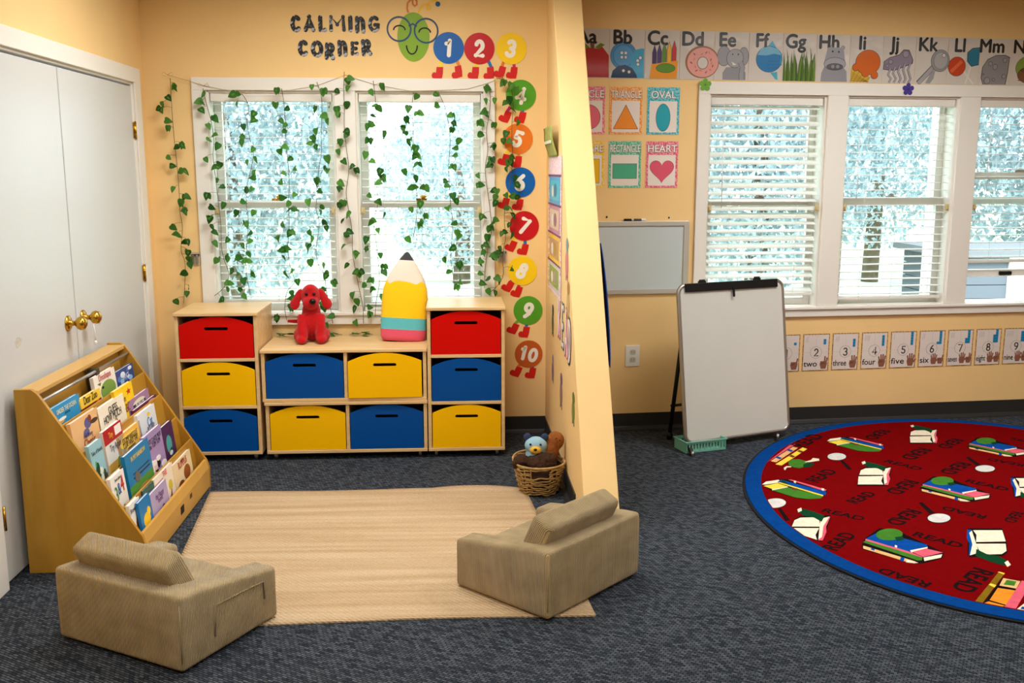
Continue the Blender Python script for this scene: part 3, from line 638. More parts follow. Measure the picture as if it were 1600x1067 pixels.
# top tier
B((78.7, 638), (124, 617), 0, (46, 146, 196), 'bright blue picture book at the near end of the top tier', blob(1, [(240, 170, 60), (250, 240, 230), (30, 90, 150)], 7, 0.1, 0.62)+[('t', 'UNDER THE OCEAN', 0, .82, .04, (250, 240, 200)), ('t', 'a lift-the-flap', 0, .7, .02, (20, 60, 110))])
B((124, 621), (157, 609), 0, (246, 206, 70), 'yellow and dark red picture book second along the top tier', [('r', -1, 1, 0, .62, (120, 30, 28)), ('t', 'Dear Zoo', 0, .85, .07, K0)]+blob(2, [(230, 120, 30), (250, 220, 90)], 4, .2, .6))
B((146.4, 589), (179, 574), 0, (240, 232, 220), 'tall white picture book with a round green dinosaur on the top tier', [('e', .15, .5, .72, .26, (124, 160, 74)), ('e', -.3, .62, .1, .035, K0), ('p', [(-.5, .7), (-.75, .78), (-.4, .78)], (80, 120, 50)), ('t', 'Dinoshapes', 0, .9, .06, (190, 40, 60))], off=.006)
B((181, 579), (208.6, 569), 0, (44, 74, 140), 'dark blue starry picture book at the far end of the top tier', blob(4, [(150, 190, 230), (90, 130, 190), (230, 240, 250)], 9, .5, .95)+[('t', 'DANCE', 0, .68, .05, (220, 230, 250))], off=.01)
# second tier
B((100, 665), (152.7, 640), 1, (232, 184, 128), 'peach picture book with scattered small figures on the second tier', blob(5, [(90, 90, 140), (130, 60, 40), (70, 50, 40)], 4, .55, .9)+[('t', 'Walt Disney', 0, .58, .035, (60, 60, 110)), ('t', 'Classic', .05, .42, .08, (150, 40, 30)), ('t', 'STORIES', 0, .28, .04, K0)])
B((151.5, 638), (193, 617), 1, CR, 'large cream picture book with black hand lettering on the second tier', [('t', 'GUESS', 0.1, .80, .07, K0), ('t', 'HOW MUCH', 0, .64, .07, K0), ('e', 0, .3, .5, .18, (176, 140, 90)), ('e', .2, .42, .12, .14, (176, 140, 90))])
B((179, 612), (206.6, 595), 1, (248, 206, 40), 'yellow picture book with a red star on the second tier', [('p', [(.5+.3*cos(pi/2+i*pi/5)*(1 if i % 2 == 0 else .45), .82+.08*sin(pi/2+i*pi/5)*(1 if i % 2 == 0 else .45)) for i in range(10)], (190, 40, 30)), ('t', 'stars', -.2, .72, .06, K0), ('t', 'ABC', 0, .5, .08, (120, 60, 20))], off=.006)
B((201, 625), (233, 609), 1, (160, 124, 162), 'thick lilac picture book with a small banner title on the second tier', [('e', 0, .72, .6, .16, (226, 220, 190)), ('r', -.6, .6, .62, .74, (40, 40, 70)), ('t', 'MONSTER', 0, .68, .05, (240, 230, 230)), ('r', -.7, .7, .5, .54, (230, 190, 80))], .014, .004)
B((211, 638), (248, 617), 1, (110, 48, 88), 'plum picture book with a round pink badge on the second tier', [('e', .55, .84, .28, .09, (244, 184, 190)), ('r', .3, 1, 0, .6, (226, 236, 214)), ('e', .6, .35, .25, .12, (150, 190, 40)), ('p', [(-.9, .6), (-.5, .75), (-.2, .64), (.1, .76), (.2, .58)], (236, 190, 60))], off=-.012)
# third tier
B((130, 703), (159.4, 686), 2, (150, 196, 206), 'sky blue picture book of woodland animals at the near end of the third tier', [('r', -1, 1, 0, .35, (40, 104, 96))]+blob(8, [(60, 150, 60), (70, 60, 50), (230, 230, 210), (30, 70, 50)], 12, .08, .6)+[('t', 'Tales of friends', 0, .83, .05, (30, 60, 70))])
B((162, 676), (190, 655), 2, (226, 222, 216), 'white picture book with a red band on top on the third tier', [('r', -1, 1, .74, 1, (176, 26, 36)), ('r', .2, .9, .8, .96, (244, 236, 230)), ('t', 'Tiny', -.3, .87, .05, (250, 190, 60)), ('t', 'Try Again', 0, .64, .06, (50, 50, 80)), ('r', -1, 1, 0, .4, (206, 160, 70))]+blob(9, [(110, 80, 40), (120, 140, 60)], 6, .05, .4))
B((183, 682), (220, 660), 2, (244, 186, 74), 'orange-yellow picture book with bold capitals on the third tier', [('e', 0, .75, .8, .18, (250, 206, 90)), ('t', 'STOMP WIGGLE', 0, .80, .05, K0), ('t', 'CLAP AND TAP', 0, .68, .05, K0), ('t', 'a moving book', 0, .57, .03, (90, 70, 40)), ('e', -.2, .35, .3, .1, (240, 220, 200))])
B((215, 645), (242, 634), 2, (224, 230, 236), 'pale picture book with blue cat lettering behind the purple books', [('e', .2, .85, .16, .05, (240, 200, 40)), ('t', 'Cat', .2, .68, .09, (30, 120, 190)), ('t', 'PETE BABY', .2, .54, .04, (40, 40, 60)), ('r', -1, -.4, 0, .5, (150, 190, 210)), ('e', -.3, .4, .18, .12, K0)])
# fourth tier
B((167, 754), (195, 733), 3, (240, 234, 226), 'white picture book with big 3 and 4 at the near end of the fourth tier', [('t', '3', -.5, .6, .13, (40, 140, 60)), ('t', '&', -.05, .68, .1, (40, 90, 160)), ('t', '4', .45, .72, .14, (200, 30, 40)), ('t', 'how about', 0, .9, .03, K0)]+blob(12, [(90, 50, 34), (120, 70, 40)], 7, .02, .35))
B((195, 707), (232, 689), 3, (20, 124, 178), 'tall blue picture book with a bridge and green hill on the fourth tier', [('r', -1, 1, 0, .42, (90, 150, 60)), ('e', .1, .1, .8, .2, (200, 140, 80)), ('t', 'IN MY RAINBOW', 0, .86, .045, (246, 214, 80)), ('r', -.6, .8, .50, .53, (40, 40, 60)), ('r', -.6, .8, .58, .6, (40, 40, 60)), ('e', -.3, .5, .2, .1, (110, 100, 90))], off=-.004)
B((226, 682), (252, 664), 3, (164, 140, 190), 'lavender picture book with black and white cows on the fourth tier', [('t', 'CLICK CLACK MOO', 0, .84, .05, K0), ('t', 'the TUM TUM', 0, .74, .05, K0)]+blob(14, [(240, 236, 236), K0, (240, 200, 200), (240, 236, 236)], 10, .1, .5))
B((254, 668), (269.6, 656), 3, (74, 34, 82), 'narrow dark purple and teal picture book at the far end of the fourth tier', [('e', -.1, .55, .5, .2, (70, 160, 160)), ('e', .1, .3, .4, .16, (30, 70, 90)), ('e', 0, .35, .3, .05, (220, 220, 220))])
# bottom tier
B((196, 796), (220, 778), 4, (240, 236, 226), 'white picture book with a standing brown bear on the bottom tier', [('t', 'Brown Bear', -.1, .86, .06, K0), ('e', .15, .42, .5, .26, (128, 70, 36)), ('e', .3, .66, .3, .12, (128, 70, 36)), ('e', -.1, .14, .14, .12, (128, 70, 36)), ('e', .4, .14, .14, .12, (128, 70, 36))], .012)
B((219, 784), (236, 771), 4, (26, 122, 184), 'small blue picture book with a yellow duck shape on the bottom tier', [('e', 0, .5, .6, .16, (250, 204, 40)), ('e', .45, .64, .3, .1, (250, 204, 40)), ('r', -1, 1, 0, .2, (40, 120, 70))], .010, -.0135)
B((226, 765), (243, 753), 4, (60, 92, 70), 'dark green picture book half hidden behind the lavender one', [('t', 'L', -.5, .7, .06, CR)], .006, .012)
B((237, 769), (262, 752), 4, (180, 164, 200), 'lavender book with two small figures leaning on the bottom front panel', [('t', 'the Happy', 0, .8, .05, (110, 60, 120)), ('t', 'forest', 0, .68, .05, (110, 60, 120)), ('e', -.1, .3, .2, .14, (120, 80, 70)), ('e', .25, .34, .18, .14, (100, 60, 60))], .010, -.008)
B((243, 747), (271, 724), 4, (240, 226, 206), 'cream and coral picture book in the middle of the bottom tier', [('r', -1, -.1, 0, .86, (226, 130, 100)), ('t', 'TREE', .1, .92, .05, (220, 60, 80)), ('p', [(.1, 0), (.3, .3), (.6, .5), (.5, .3), (.35, 0)], (130, 60, 50)), ('e', .5, .55, .2, .12, (210, 190, 60))], .008, .008)
B((272, 726), (299, 703), 4, (236, 214, 170), 'beige picture book with brown dinosaurs at the far end of the bottom tier', [('t', 'RUMPUS', 0, .84, .07, (180, 50, 50)), ('t', 'another', 0, .93, .03, K0), ('e', .35, .5, .36, .2, (150, 84, 40)), ('e', -.4, .3, .32, .14, (130, 70, 34)), ('e', 0, .1, .6, .06, (110, 60, 30))])

# ------------------------------------------------------------------ child armchairs
def chair(label, cx, cy, rz):
    t = thing('child_armchair', label, 'armchair', (cx, cy, 0.009), rz, 'tan corduroy child armchairs')
    w, d, a, bk = 0.27, 0.44, 0.098, 0.105
    U = [(-w, 0), (w, 0), (w, d), (w-a, d), (w-a, bk), (-w+a, bk), (-w+a, d), (-w, d)]
    def zt(y): return 0.243-0.07*max(0.0, (y-0.04)/d)
    # outline densified so the arm tops can slope and sag a little
    P = []
    for i in range(len(U)):
        p, q = U[i], U[(i+1) % len(U)]
        for k in range(6): P.append((p[0]+(q[0]-p[0])*k/6, p[1]+(q[1]-p[1])*k/6))
    m = MB(); n = len(P)
    v = [(x, y, 0.0) for x, y in P]+[(x, y, zt(y)) for x, y in P]
    # top as quads: back bar and two arms
    f = [tuple(range(n))[::-1], tuple(range(n, 2*n))]+[(i, (i+1) % n, n+(i+1) % n, n+i) for i in range(n)]
    m.add(v, f)
    b = m.build('body', CORD, t, bevel=0.026, seg=4)
    for p in b.data.polygons: p.use_smooth = True
    mm = MB().box(-w+a-0.004, w-a+0.004, bk-0.01, d-0.012, 0.004, 0.148).build('seat', CORD, t, bevel=0.02, seg=3)
    c = MB().box(-0.205, 0.205, -0.046, 0.046, 0, 0.215).build('back_cushion', CORD, t, bevel=0.022, seg=4, M=Matrix.Translation((-0.03 if cx < 0 else -0.01, 0.168, 0.125)) @ Matrix.Rotation(radians(26), 4, 'X'))
    for o in (mm, c):
        for p in o.data.polygons: p.use_smooth = True
    # stitched side pocket flap and piping along the back edges
    m = MB(); x = w+0.0012
    m.tube([(x, 0.14, 0.06), (x, 0.145, 0.16), (x, 0.30, 0.155), (x, 0.37, 0.15), (x, 0.372, 0.09)], 0.003, 6)
    m.build('pocket_seam', CORD, t)
    for s in (-1, 1): MB().tube([(s*(w-0.006), 0.006, 0.03), (s*(w-0.006), 0.006, 0.215)], 0.003, 6).build('piping', CORD, t)
    return t
chair('tan corduroy child armchair in front of the book display, back to the camera', -1.052, -2.566, radians(-30))
chair('tan corduroy child armchair by the end of the slanted partition', 0.505, -2.236, radians(44.5))

# ------------------------------------------------------------------ rugs
def rugmesh():
    c = [Vector((-1.15, -0.985, 0)), Vector((0.338, -0.995, 0)), Vector((0.487, -2.375, 0)), Vector((-1.02, -2.37, 0))]
    m = MB(); nu, nv = 60, 50; vs = []; fs = []; rn = random.Random(3); ph = [rn.uniform(0, 6) for _ in range(8)]
    for j in range(nv+1):
        for i in range(nu+1):
            u = i/nu; v = j/nv; p = (c[0]*(1-u)+c[1]*u)*(1-v)+(c[3]*(1-u)+c[2]*u)*v
            e = 0.006*sin(u*9+ph[0])*(1-v)**6 + 0.008*sin(u*7+ph[1])*v**6
            q = 0.006*sin(v*8+ph[2])
            z = 0.006+0.001*sin(u*11+ph[3])*sin(v*9+ph[4])
            if v < 0.05 and 0.7 < u < 0.98: z += 0.012*sin((u-0.7)/0.28*pi)*(1-v/0.05)
            vs.append((p.x+q*(1 if 0.02 < u else 0), p.y+e, z))
    k = len(vs); o = nu+1
    vs2 = [(x, y, 0.001) for x, y, z in vs]
    for j in range(nv):
        for i in range(nu):
            fs.append((j*o+i, j*o+i+1, (j+1)*o+i+1, (j+1)*o+i))
    m.add(vs, fs, 0, True)
    ed = [i for i in range(o)]+[j*o+nu for j in range(1, nv+1)]+[nv*o+i for i in range(nu-1, -1, -1)]+[j*o for j in range(nv-1, 0, -1)]
    E = [vs[i] for i in ed]; Fl = [vs2[i] for i in ed]; n = len(ed)
    m.add(E+Fl, [(i, (i+1) % n, n+(i+1) % n, n+i) for i in range(n)]+[tuple(range(n, 2*n))], 0, False)
    return m
tag(rugmesh().build('woven_rug', JUTE), 'cream braided jute rug on the carpet in front of the cubbies', 'rug')
# oval reading rug
RC = Vector((2.553, -1.245)); RA, RB = 1.437, 1.160; RTH = atan2(0.9033, 0.4291)
def oval(k, dz=0.0, n=96):
    a, b = RA-k, RB-k; return [(RC.x+a*cos(t)*cos(RTH)-b*sin(t)*sin(RTH), RC.y+a*cos(t)*sin(RTH)+b*sin(t)*cos(RTH)) for t in [2*pi*i/n for i in range(n)]]
t = thing('oval_rug', 'large oval red rug with blue border, books and READ lettering', 'rug', (RC.x, RC.y, 0))
TM = Matrix.Translation((-RC.x, -RC.y, 0))
def pile(name, c, b=0.5): return mat(name, c, 0.95, var=0.10, vscale=40, bump=b, bscale=400, spec=0.02)
MB().prism(oval(0), 0.001, 0.007, M=TM).build('binding', mat('black_binding', (14, 15, 20), 0.9), t)
MB().prism(oval(0.012), 0.001, 0.0115, M=TM).build('border', pile('blue_pile', (6, 64, 136)), t, bevel=0.003)
MB().prism(oval(0.088), 0.001, 0.0125, M=TM).build('field', pile('red_pile', (116, 2, 5)), t)
RZT = 0.0126
RCOL = [(64, 120, 40), (10, 70, 150), (216, 92, 112), (236, 208, 70), (232, 220, 196), (14, 62, 36), (26, 14, 16), (206, 204, 200), (222, 176, 120), (124, 96, 20), (236, 140, 40), (110, 60, 40)]
GRN, BLR, PNK, YLW, CRM, DGR, BKK, GRY, TANC, OLV, ORG, BRN = range(12)
rm = MB(); rl = 0
def fpt(x, y): p = F(x, y, RZT); return Vector((p.x-RC.x, p.y-RC.y))
def inside(p, k=0.092):
    c, s = cos(RTH), sin(RTH); u = p.x*c+p.y*s; v = -p.x*s+p.y*c
    return (u/(RA-k))**2+(v/(RB-k))**2 < 1
def clip(poly):                                # keep a motif inside the red field
    out = []
    for p in poly:
        q = Vector(p)
        if not inside(q):
            lo, hi = 0.0, 1.0
            for _ in range(20):
                mid = (lo+hi)/2
                if inside(q*mid): lo = mid
                else: hi = mid
            q = q*lo
        out.append((q.x, q.y))
    return out
def motif(polys, anchor, spots, c=lambda x, y: (x, y), flip=False):
    global rl
    A = fpt(*anchor)
    for sp in spots:
        B_ = fpt(*sp)
        for k, (pts, col) in enumerate(polys):
            P_ = []
            for p in pts:
                q = fpt(*c(*p))-A
                if flip: q = -q
                P_.append(B_+q)
            if not any(inside(p) for p in P_): continue
            P_ = clip(P_)
            rm.prism(P_, RZT-0.001, RZT+0.0003+0.00012*k, col)
c2 = lambda x, y: (1160+x/7.273, 640+y/7.273)
stackA = [([(220, 850), (265, 815), (410, 792), (520, 790), (960, 905), (962, 950), (905, 995), (745, 1022), (600, 1004), (325, 918)], BKK),
 ([(225, 850), (268, 818), (410, 797), (430, 815), (400, 832), (260, 852)], CRM), ([(240, 866), (400, 836), (512, 874), (340, 902)], YLW), ([(335, 905), (515, 875), (520, 885), (340, 918)], CRM),
 ([(400, 822), (440, 797), (955, 934), (948, 968), (918, 976)], BLR), ([(424, 816), (470, 808), (530, 850), (480, 862)], DGR), ([(520, 797), (560, 797), (955, 910), (940, 928)], PNK), ([(585, 808), (612, 814), (606, 838), (585, 828)], CRM), ([(900, 894), (930, 900), (922, 924), (900, 916)], CRM),
 ([(345, 918), (515, 884), (918, 986), (885, 1010), (745, 1017), (600, 1000)], GRN), ([(402, 832), (425, 828), (920, 974), (912, 986)], YLW), ([(555, 893), (625, 898), (615, 918), (565, 915)], BRN)]
motif(stackA, c2(590, 900), [c2(590, 900), (1337, 694), (1480, 1010)], c2)
spinesA = [([(285, 520), (380, 432), (470, 380), (495, 385), (300, 535)], TANC), ([(236, 580), (530, 372), (600, 395), (290, 590)], PNK), ([(505, 395), (530, 378), (560, 390), (535, 410)], BRN), ([(322, 585), (575, 422), (630, 435), (385, 598)], TANC), ([(505, 465), (530, 450), (580, 466), (555, 482)], BLR), ([(372, 545), (395, 532), (450, 550), (425, 565)], BLR), ([(376, 622), (685, 430), (735, 448), (445, 635)], YLW), ([(620, 475), (645, 460), (695, 475), (670, 492)], BRN), ([(530, 530), (555, 515), (600, 533), (575, 548)], BRN),
 ([(520, 600), (560, 568), (640, 565), (720, 585), (760, 605), (740, 640), (650, 665), (580, 655), (530, 630)], GRN), ([(690, 625), (760, 600), (820, 615), (800, 640), (740, 655), (695, 660)], DGR), ([(706, 596), (780, 575), (800, 552), (870, 560), (875, 580), (720, 602)], CRM), ([(470, 665), (500, 645), (555, 645), (555, 655), (505, 658), (490, 685), (478, 688)], CRM)]
motif(spinesA, c2(485, 500), [c2(485, 500)], c2)
glass = [(circ(1072, 533, 112, 24, 44), BKK), (circ(1072, 533, 106, 24, 40), GRY), ([(1110, 580), (1140, 575), (1245, 675), (1200, 682)], BKK)]
motif(glass, c2(1072, 533), [c2(1072, 533), (1211, 786)], c2)
c3 = lambda x, y: (1350+x/3.14, 640+y/3.14)
glass2 = [(circ(368, 532, 60, 24, 25), BKK), (circ(368, 532, 56, 24, 22), GRY), ([(268, 457), (285, 454), (345, 505), (322, 512)], BKK)]
motif(glass2, c3(368, 532), [c3(368, 532), c3(594, 289), (1310, 690+270)], c3)
c4 = lambda x, y: (1140+x/3.335, 640+y/3.335)
openb = [([(672, 338), (682, 312), (706, 300), (840, 296), (846, 306), (822, 398), (664, 398), (668, 350)], BKK), ([(822, 310), (842, 302), (830, 340), (836, 360), (826, 392), (806, 392), (812, 350)], PNK), ([(676, 340), (684, 316), (708, 306), (790, 304), (804, 340)], CRM), ([(672, 348), (800, 346), (790, 372), (800, 390), (668, 390)], CRM), ([(800, 310), (838, 302), (818, 338), (820, 380), (806, 388), (802, 350)], CRM),
 ([(690, 282), (716, 272), (760, 282), (816, 300), (806, 322), (770, 306), (724, 300)], DGR), ([(688, 274), (704, 268), (710, 280), (694, 286)], CRM)]
motif(openb, c4(750, 348), [c4(750, 348), (1262, 826), (1442, 682)], c4)
motif([(p, BLR if c_ == PNK else c_) for p, c_ in openb], c4(750, 348), [(1543, 846), (1608, 760)], c4, True)
stackB = [([(276, 384), (286, 362), (340, 326), (440, 345), (622, 414), (618, 434), (540, 452), (500, 452), (280, 402)], BKK), ([(286, 366), (340, 340), (548, 386), (552, 396), (480, 412)], BLR), ([(480, 406), (552, 394), (548, 404), (486, 414)], CRM), (circ(384, 350, 56, 20, 21), GRN), ([(408, 360), (440, 356), (450, 368), (420, 374)], DGR),
 ([(490, 412), (545, 400), (618, 414), (540, 430)], PNK), ([(540, 432), (616, 420), (612, 432), (545, 444)], CRM), ([(288, 366), (480, 412), (536, 430), (528, 432), (288, 374)], PNK), ([(280, 378), (290, 372), (536, 432), (534, 442), (516, 442)], GRN), ([(282, 390), (510, 446), (470, 446), (284, 400)], TANC), ([(318, 398), (332, 402), (332, 408), (316, 404)], BLR), ([(446, 430), (462, 433), (460, 446), (444, 442)], BLR), ([(470, 440), (520, 450), (505, 452), (470, 448)], CRM), ([(414, 388), (424, 391), (424, 398), (414, 395)], CRM)]
motif(stackB, c3(440, 390), [c3(440, 390), c3(182, 668), c3(652, 184), (1690, 880)], c3)
c5 = lambda x, y: (1380+x/4.85, 760+y/4.85)
spB = [([(696, 880), (876, 648), (918, 662), (752, 896)], OLV), ([(800, 745), (815, 735), (858, 748), (842, 766)], YLW), ([(698, 880), (706, 872), (760, 890), (752, 898)], YLW), ([(868, 650), (878, 646), (922, 658), (914, 668)], YLW), ([(755, 910), (905, 690), (1045, 718), (915, 940)], BKK), ([(765, 908), (800, 872), (925, 906), (905, 936)], ORG), ([(806, 862), (868, 770), (1000, 790), (930, 898)], ORG), ([(880, 752), (910, 696), (1040, 720), (1008, 775)], TANC), ([(912, 745), (935, 710), (1010, 722), (992, 755)], GRN), ([(922, 940), (1050, 715), (1120, 730), (1010, 955)], PNK), ([(1020, 958), (1080, 880), (1150, 890), (1110, 975)], CRM), ([(1040, 930), (1052, 912), (1130, 925), (1120, 945)], BLR)]
motif(spB, c5(900, 800), [c5(900, 800)], c5)
def rugword(a, b, up=1, h=0.34):
    A = fpt(*a); B_ = fpt(*b); d = B_-A; l = d.length
    if not (inside(A+d*0.1) and inside(B_-d*0.1)): return
    g = text('READ', 1.0, 0.0005, 0.0); w = max(p.x for p in g[0])-min(p.x for p in g[0]); k = l/w
    btext(rm, 'READ', BKK, place((A.x+B_.x)/2, (A.y+B_.y)/2, RZT+0.0002, atan2(d.y, d.x), k, k*1.0), 0.02, 0.0005)
for a, b in (((1286, 797), (1349, 811)), ((1452, 914), (1376, 890)), ((1428, 834), (1502, 853)), ((1540, 808), (1474, 793)), ((1510, 751), (1574, 765)), ((1600, 727), (1545, 717)), ((1384, 720), (1438, 733)),
             ((1536, 890), (1500, 922)), ((1424, 751), (1393, 770)), ((1428, 797), (1394, 818)), ((1506, 723), (1477, 739)), ((1445, 701), (1416, 716)), ((1496, 686), (1472, 699)), ((1382, 672), (1358, 685)),
             ((1297, 858), (1328, 834)), ((1269, 752), (1300, 735)), ((1331, 785), (1362, 770)), ((1247, 697), (1278, 680)), ((1226, 742), (1188, 730)), ((1590, 800), (1576, 815)), ((1580, 685), (1620, 693))):
    rugword(a, b)
rm.build('woven_pictures', [pile('pile_%d' % i, c, 0.3) for i, c in enumerate(RCOL)], t)

# ------------------------------------------------------------------ wicker basket with toys
WICK = mat('water_hyacinth', (176, 142, 88), 0.7, var=0.3, vscale=40)
t = thing('wicker_basket', 'woven wicker toy basket at the foot of the slanted partition', 'basket', (0.408, -1.045, 0.004))
def brad(z): return 0.088+0.034*(z/0.145)**0.8
def brim(a): return 0.142+0.022*max(0, cos(a-2.2))
m = MB(); rn = random.Random(5)
for k in range(12):
    z = 0.005+k*0.0118; n = 56; ph = rn.uniform(0, 6)
    path = [((brad(z)+0.0035*sin(14*2*pi*i/n+(pi if k % 2 else 0)))*cos(2*pi*i/n), (brad(z)+0.0035*sin(14*2*pi*i/n+(pi if k % 2 else 0)))*sin(2*pi*i/n), z*(brim(2*pi*i/n)/0.142)+0.0035*sin(5*2*pi*i/n+ph)+0.002*sin(11*2*pi*i/n)) for i in range(n)]
    if k in (8, 9, 10):    # dark hand hole left open at the front
        path = [p for p in path if not (-0.045 < p[0] < 0.03 and p[1] < 0)]
        i0 = max(range(len(path)), key=lambda i: (Vector(path[i])-Vector(path[i-1])).length)
        path = path[i0:]+path[:i0]; m.tube(path, 0.0040, 6)
    else: m.tube(path, 0.0040, 6, closed=True)
m.build('weave', WICK, t)
m = MB()
for i in range(22):
    a = 2*pi*i/22
    if 4.40 < a < 4.92: continue
    m.tube([(brad(z)*cos(a), brad(z)*sin(a), z) for z in (0.004, 0.05, 0.10, brim(a)-0.004)], 0.003, 5)
for i in range(26):
    a = 2*pi*i/26+0.1
    if 4.2 < a < 5.0: continue
    m.tube([(brad(z)*cos(a+dz_), brad(z)*sin(a+dz_), z) for z, dz_ in ((0.02, 0), (0.06, 0.16), (0.10, 0.02))], 0.0026, 5)
m.build('stakes', WICK, t)
n = 48; m = MB(); m.tube([(brad(brim(2*pi*i/n))*cos(2*pi*i/n), brad(brim(2*pi*i/n))*sin(2*pi*i/n), brim(2*pi*i/n)) for i in range(n)], 0.0055, 8, closed=True); m.build('rim', WICK, t)
MB().lathe([(0.0, 0.003), (0.086, 0.003), (0.086, 0.008), (0.0, 0.008)], 32).build('bottom', WICK, t)
MB().lathe([(0.080, 0.010), (0.112, 0.125), (0.110, 0.125), (0.078, 0.010)], 32).build('lining', mat('dark_lining', (52, 36, 26), 0.9), t)
bx, by = 0.408, -1.045
BRN1 = mat('brown_fur', (70, 46, 30), 0.95, var=0.35, vscale=70, bump=1.0, bscale=240); ORF = mat('rust_plush', (150, 88, 40), 0.95, var=0.2, vscale=60, bump=0.6, bscale=300)
o = MB().ell((0, 0, 0), (0.078, 0.05, 0.036)).ell((-0.092, -0.005, 0.012), (0.036, 0.04, 0.022)).ell((-0.118, -0.012, -0.008), (0.016, 0.022, 0.026)).ell((0.02, 0.005, 0.025), (0.05, 0.04, 0.022)).build('furry_toy', BRN1)
o.location = (bx+0.004, by-0.036, 0.150); o.rotation_euler = (0.15, 0.05, -0.1); remesh(o, 0.006, 3); d_ = o.modifiers.new('fur', 'DISPLACE'); tx_ = bpy.data.textures.new('fur_lumps', 'CLOUDS'); tx_.noise_scale = 0.02; d_.texture = tx_; d_.strength = 0.012
tag(o, 'dark brown furry toy draped over the wicker basket rim', 'stuffed toy')
o = MB().ell((0, 0, 0), (0.042, 0.036, 0.085)).ell((0.010, 0.0, 0.055), (0.044, 0.036, 0.046)).build('plush_toy', ORF); o.location = (bx+0.055, by+0.035, 0.185); o.rotation_euler = (-0.1, 0.32, 0.1); remesh(o, 0.006, 4)
tag(o, 'rust brown plush toy standing upright in the basket against the partition', 'stuffed toy')
for q in ((0.0, -0.036, 0.07), (0.020, -0.036, 0.066)): MB().ell(q, (0.003, 0.002, 0.003), nu=8, nv=6).build('eye', PEYE, o)
t = thing('plush_bear', 'small pale blue plush toy with a yellow muzzle peeking from the wicker basket', 'stuffed toy', (bx-0.014, by+0.018, 0.172), radians(-8))
t.scale = (1.2, 1.2, 1.2)
PB = mat('pale_blue_plush', (150, 188, 208), 0.95, bump=0.3, bscale=300); PN = mat('navy_plush', (52, 64, 96), 0.95, bump=0.3, bscale=300); PY = mat('mustard_plush', (222, 176, 70), 0.95, bump=0.3, bscale=300)
remesh(MB().ell((0, 0, 0.0), (0.042, 0.034, 0.045)).ell((0.0, 0.0, 0.04), (0.046, 0.036, 0.036)).build('body', PB, t), 0.005, 4)
MB().ell((0.0, -0.032, 0.03), (0.024, 0.018, 0.016)).build('muzzle', PY, t); MB().ell((0.0, -0.050, 0.036), (0.007, 0.005, 0.005)).build('nose', PEYE, t)
for ex in (-0.02, 0.02): MB().ell((ex, -0.033, 0.052), (0.0045, 0.003, 0.0045)).build('eye', PEYE, t)
for ex in (-0.034, 0.034): MB().ell((ex, 0.004, 0.072), (0.016, 0.009, 0.016)).build('ear', PN, t)

# ------------------------------------------------------------------ easel, basket under it, wall board, outlet
EB = Vector((1.257, -0.44, 0.038)); ea, et = radians(21), radians(8); EW, EH = 0.72, 0.87
eU = Vector((cos(ea), sin(ea), 0)); nb = Vector((-sin(ea), cos(ea), 0)); eV = nb*sin(et)+Vector((0, 0, cos(et)))
t = thing('whiteboard_easel', 'white dry-erase board on a black tripod easel beside the oval rug', 'easel', (EB.x, EB.y, 0))
ME = Matrix.Translation((-EB.x, -EB.y, 0)) @ frame(EB, eU, eV)
def q(u, v, n=0.0): return ME @ Vector((u, v, n))
MB().prism(rrect(0.006, EW-0.006, 0.006, EH-0.006, 0.035, 6), -0.008, 0.004, M=ME).build('board', mat('dry_erase', (206, 206, 200), 0.28, var=0.015, vscale=5), t)
R_ = rrect(0.008, EW-0.008, 0.008, EH-0.008, 0.045, 8)
MB().tube([ME @ Vector((x, y, -0.002)) for x, y in R_], 0.0115, 8, closed=True).build('frame', CHROME, t)
m = MB().box(0.045, EW-0.05, EH-0.044, EH+0.002, 0.006, 0.016, M=ME); c = m.build('clamp_bar', BLACK, t, bevel=0.003)
for u in (0.16, 0.53):
    m = MB(); m.box(u-0.022, u+0.022, EH-0.004, EH+0.012, 0.0, 0.014, M=ME)
    for s in (-0.013, 0.0, 0.013): m.ell(ME @ Vector((u+s, EH+0.013, 0.008)), (0.007, 0.007, 0.008), nu=8, nv=6)
    m.build('clip', BLACK, c)
MB().prism(rrect(EW/2-0.006, EW/2+0.006, EH-0.085, EH-0.03, 0.005), 0.016, 0.022, M=ME).build('clamp_tab', BLACK, c)
for u, px_ in ((0.035, (1082, 714)), (EW-0.075, (1215, 690))):
    f = F(*px_); foot = Vector((f.x-EB.x, f.y-EB.y, 0.013 if u > 0.3 else 0.0)); l = MB().tube([q(u, 0.30, -0.022), q(u, 0.0, -0.022), foot+Vector((0, 0, 0.012))], 0.013, 8).build('leg', BLACK, t)
    MB().tube([foot+Vector((0, 0, 0.001)), foot+Vector((0, 0, 0.03))], 0.008, 10).build('foot', CHROME, l)
for foot, u in ((F(1046, 686), 0.06), (F(1046, 686)+eU*0.5, 0.60)):
    f = Vector((foot.x-EB.x, foot.y-EB.y, 0.002)); top = q(u, 0.70, -0.024); l = MB().tube([top, f+Vector((0, 0, 0.03))], 0.012, 8).build('leg', BLACK, t)
    MB().tube([f, f+Vector((0, 0, 0.04))], 0.018, 10).build('rubber_foot', BLACK, l)
fa, fb = F(1046, 686), F(1046, 686)+eU*0.5
MB().tube([Vector((fa.x-EB.x, fa.y-EB.y, 0.16))+(q(0.06, .7)-Vector((fa.x-EB.x, fa.y-EB.y, 0)))*0.05, Vector((fb.x-EB.x, fb.y-EB.y, 0.16))+(q(0.6, .7)-Vector((fb.x-EB.x, fb.y-EB.y, 0)))*0.05], 0.008, 8).build('brace', BLACK, t)
MINT = mat('mint_plastic', (120, 186, 168), 0.45)
b0 = F(1078, 711); b1 = F(1133, 705); d_ = (b1-b0); bl = d_.length+0.03; ang = atan2(d_.y, d_.x)
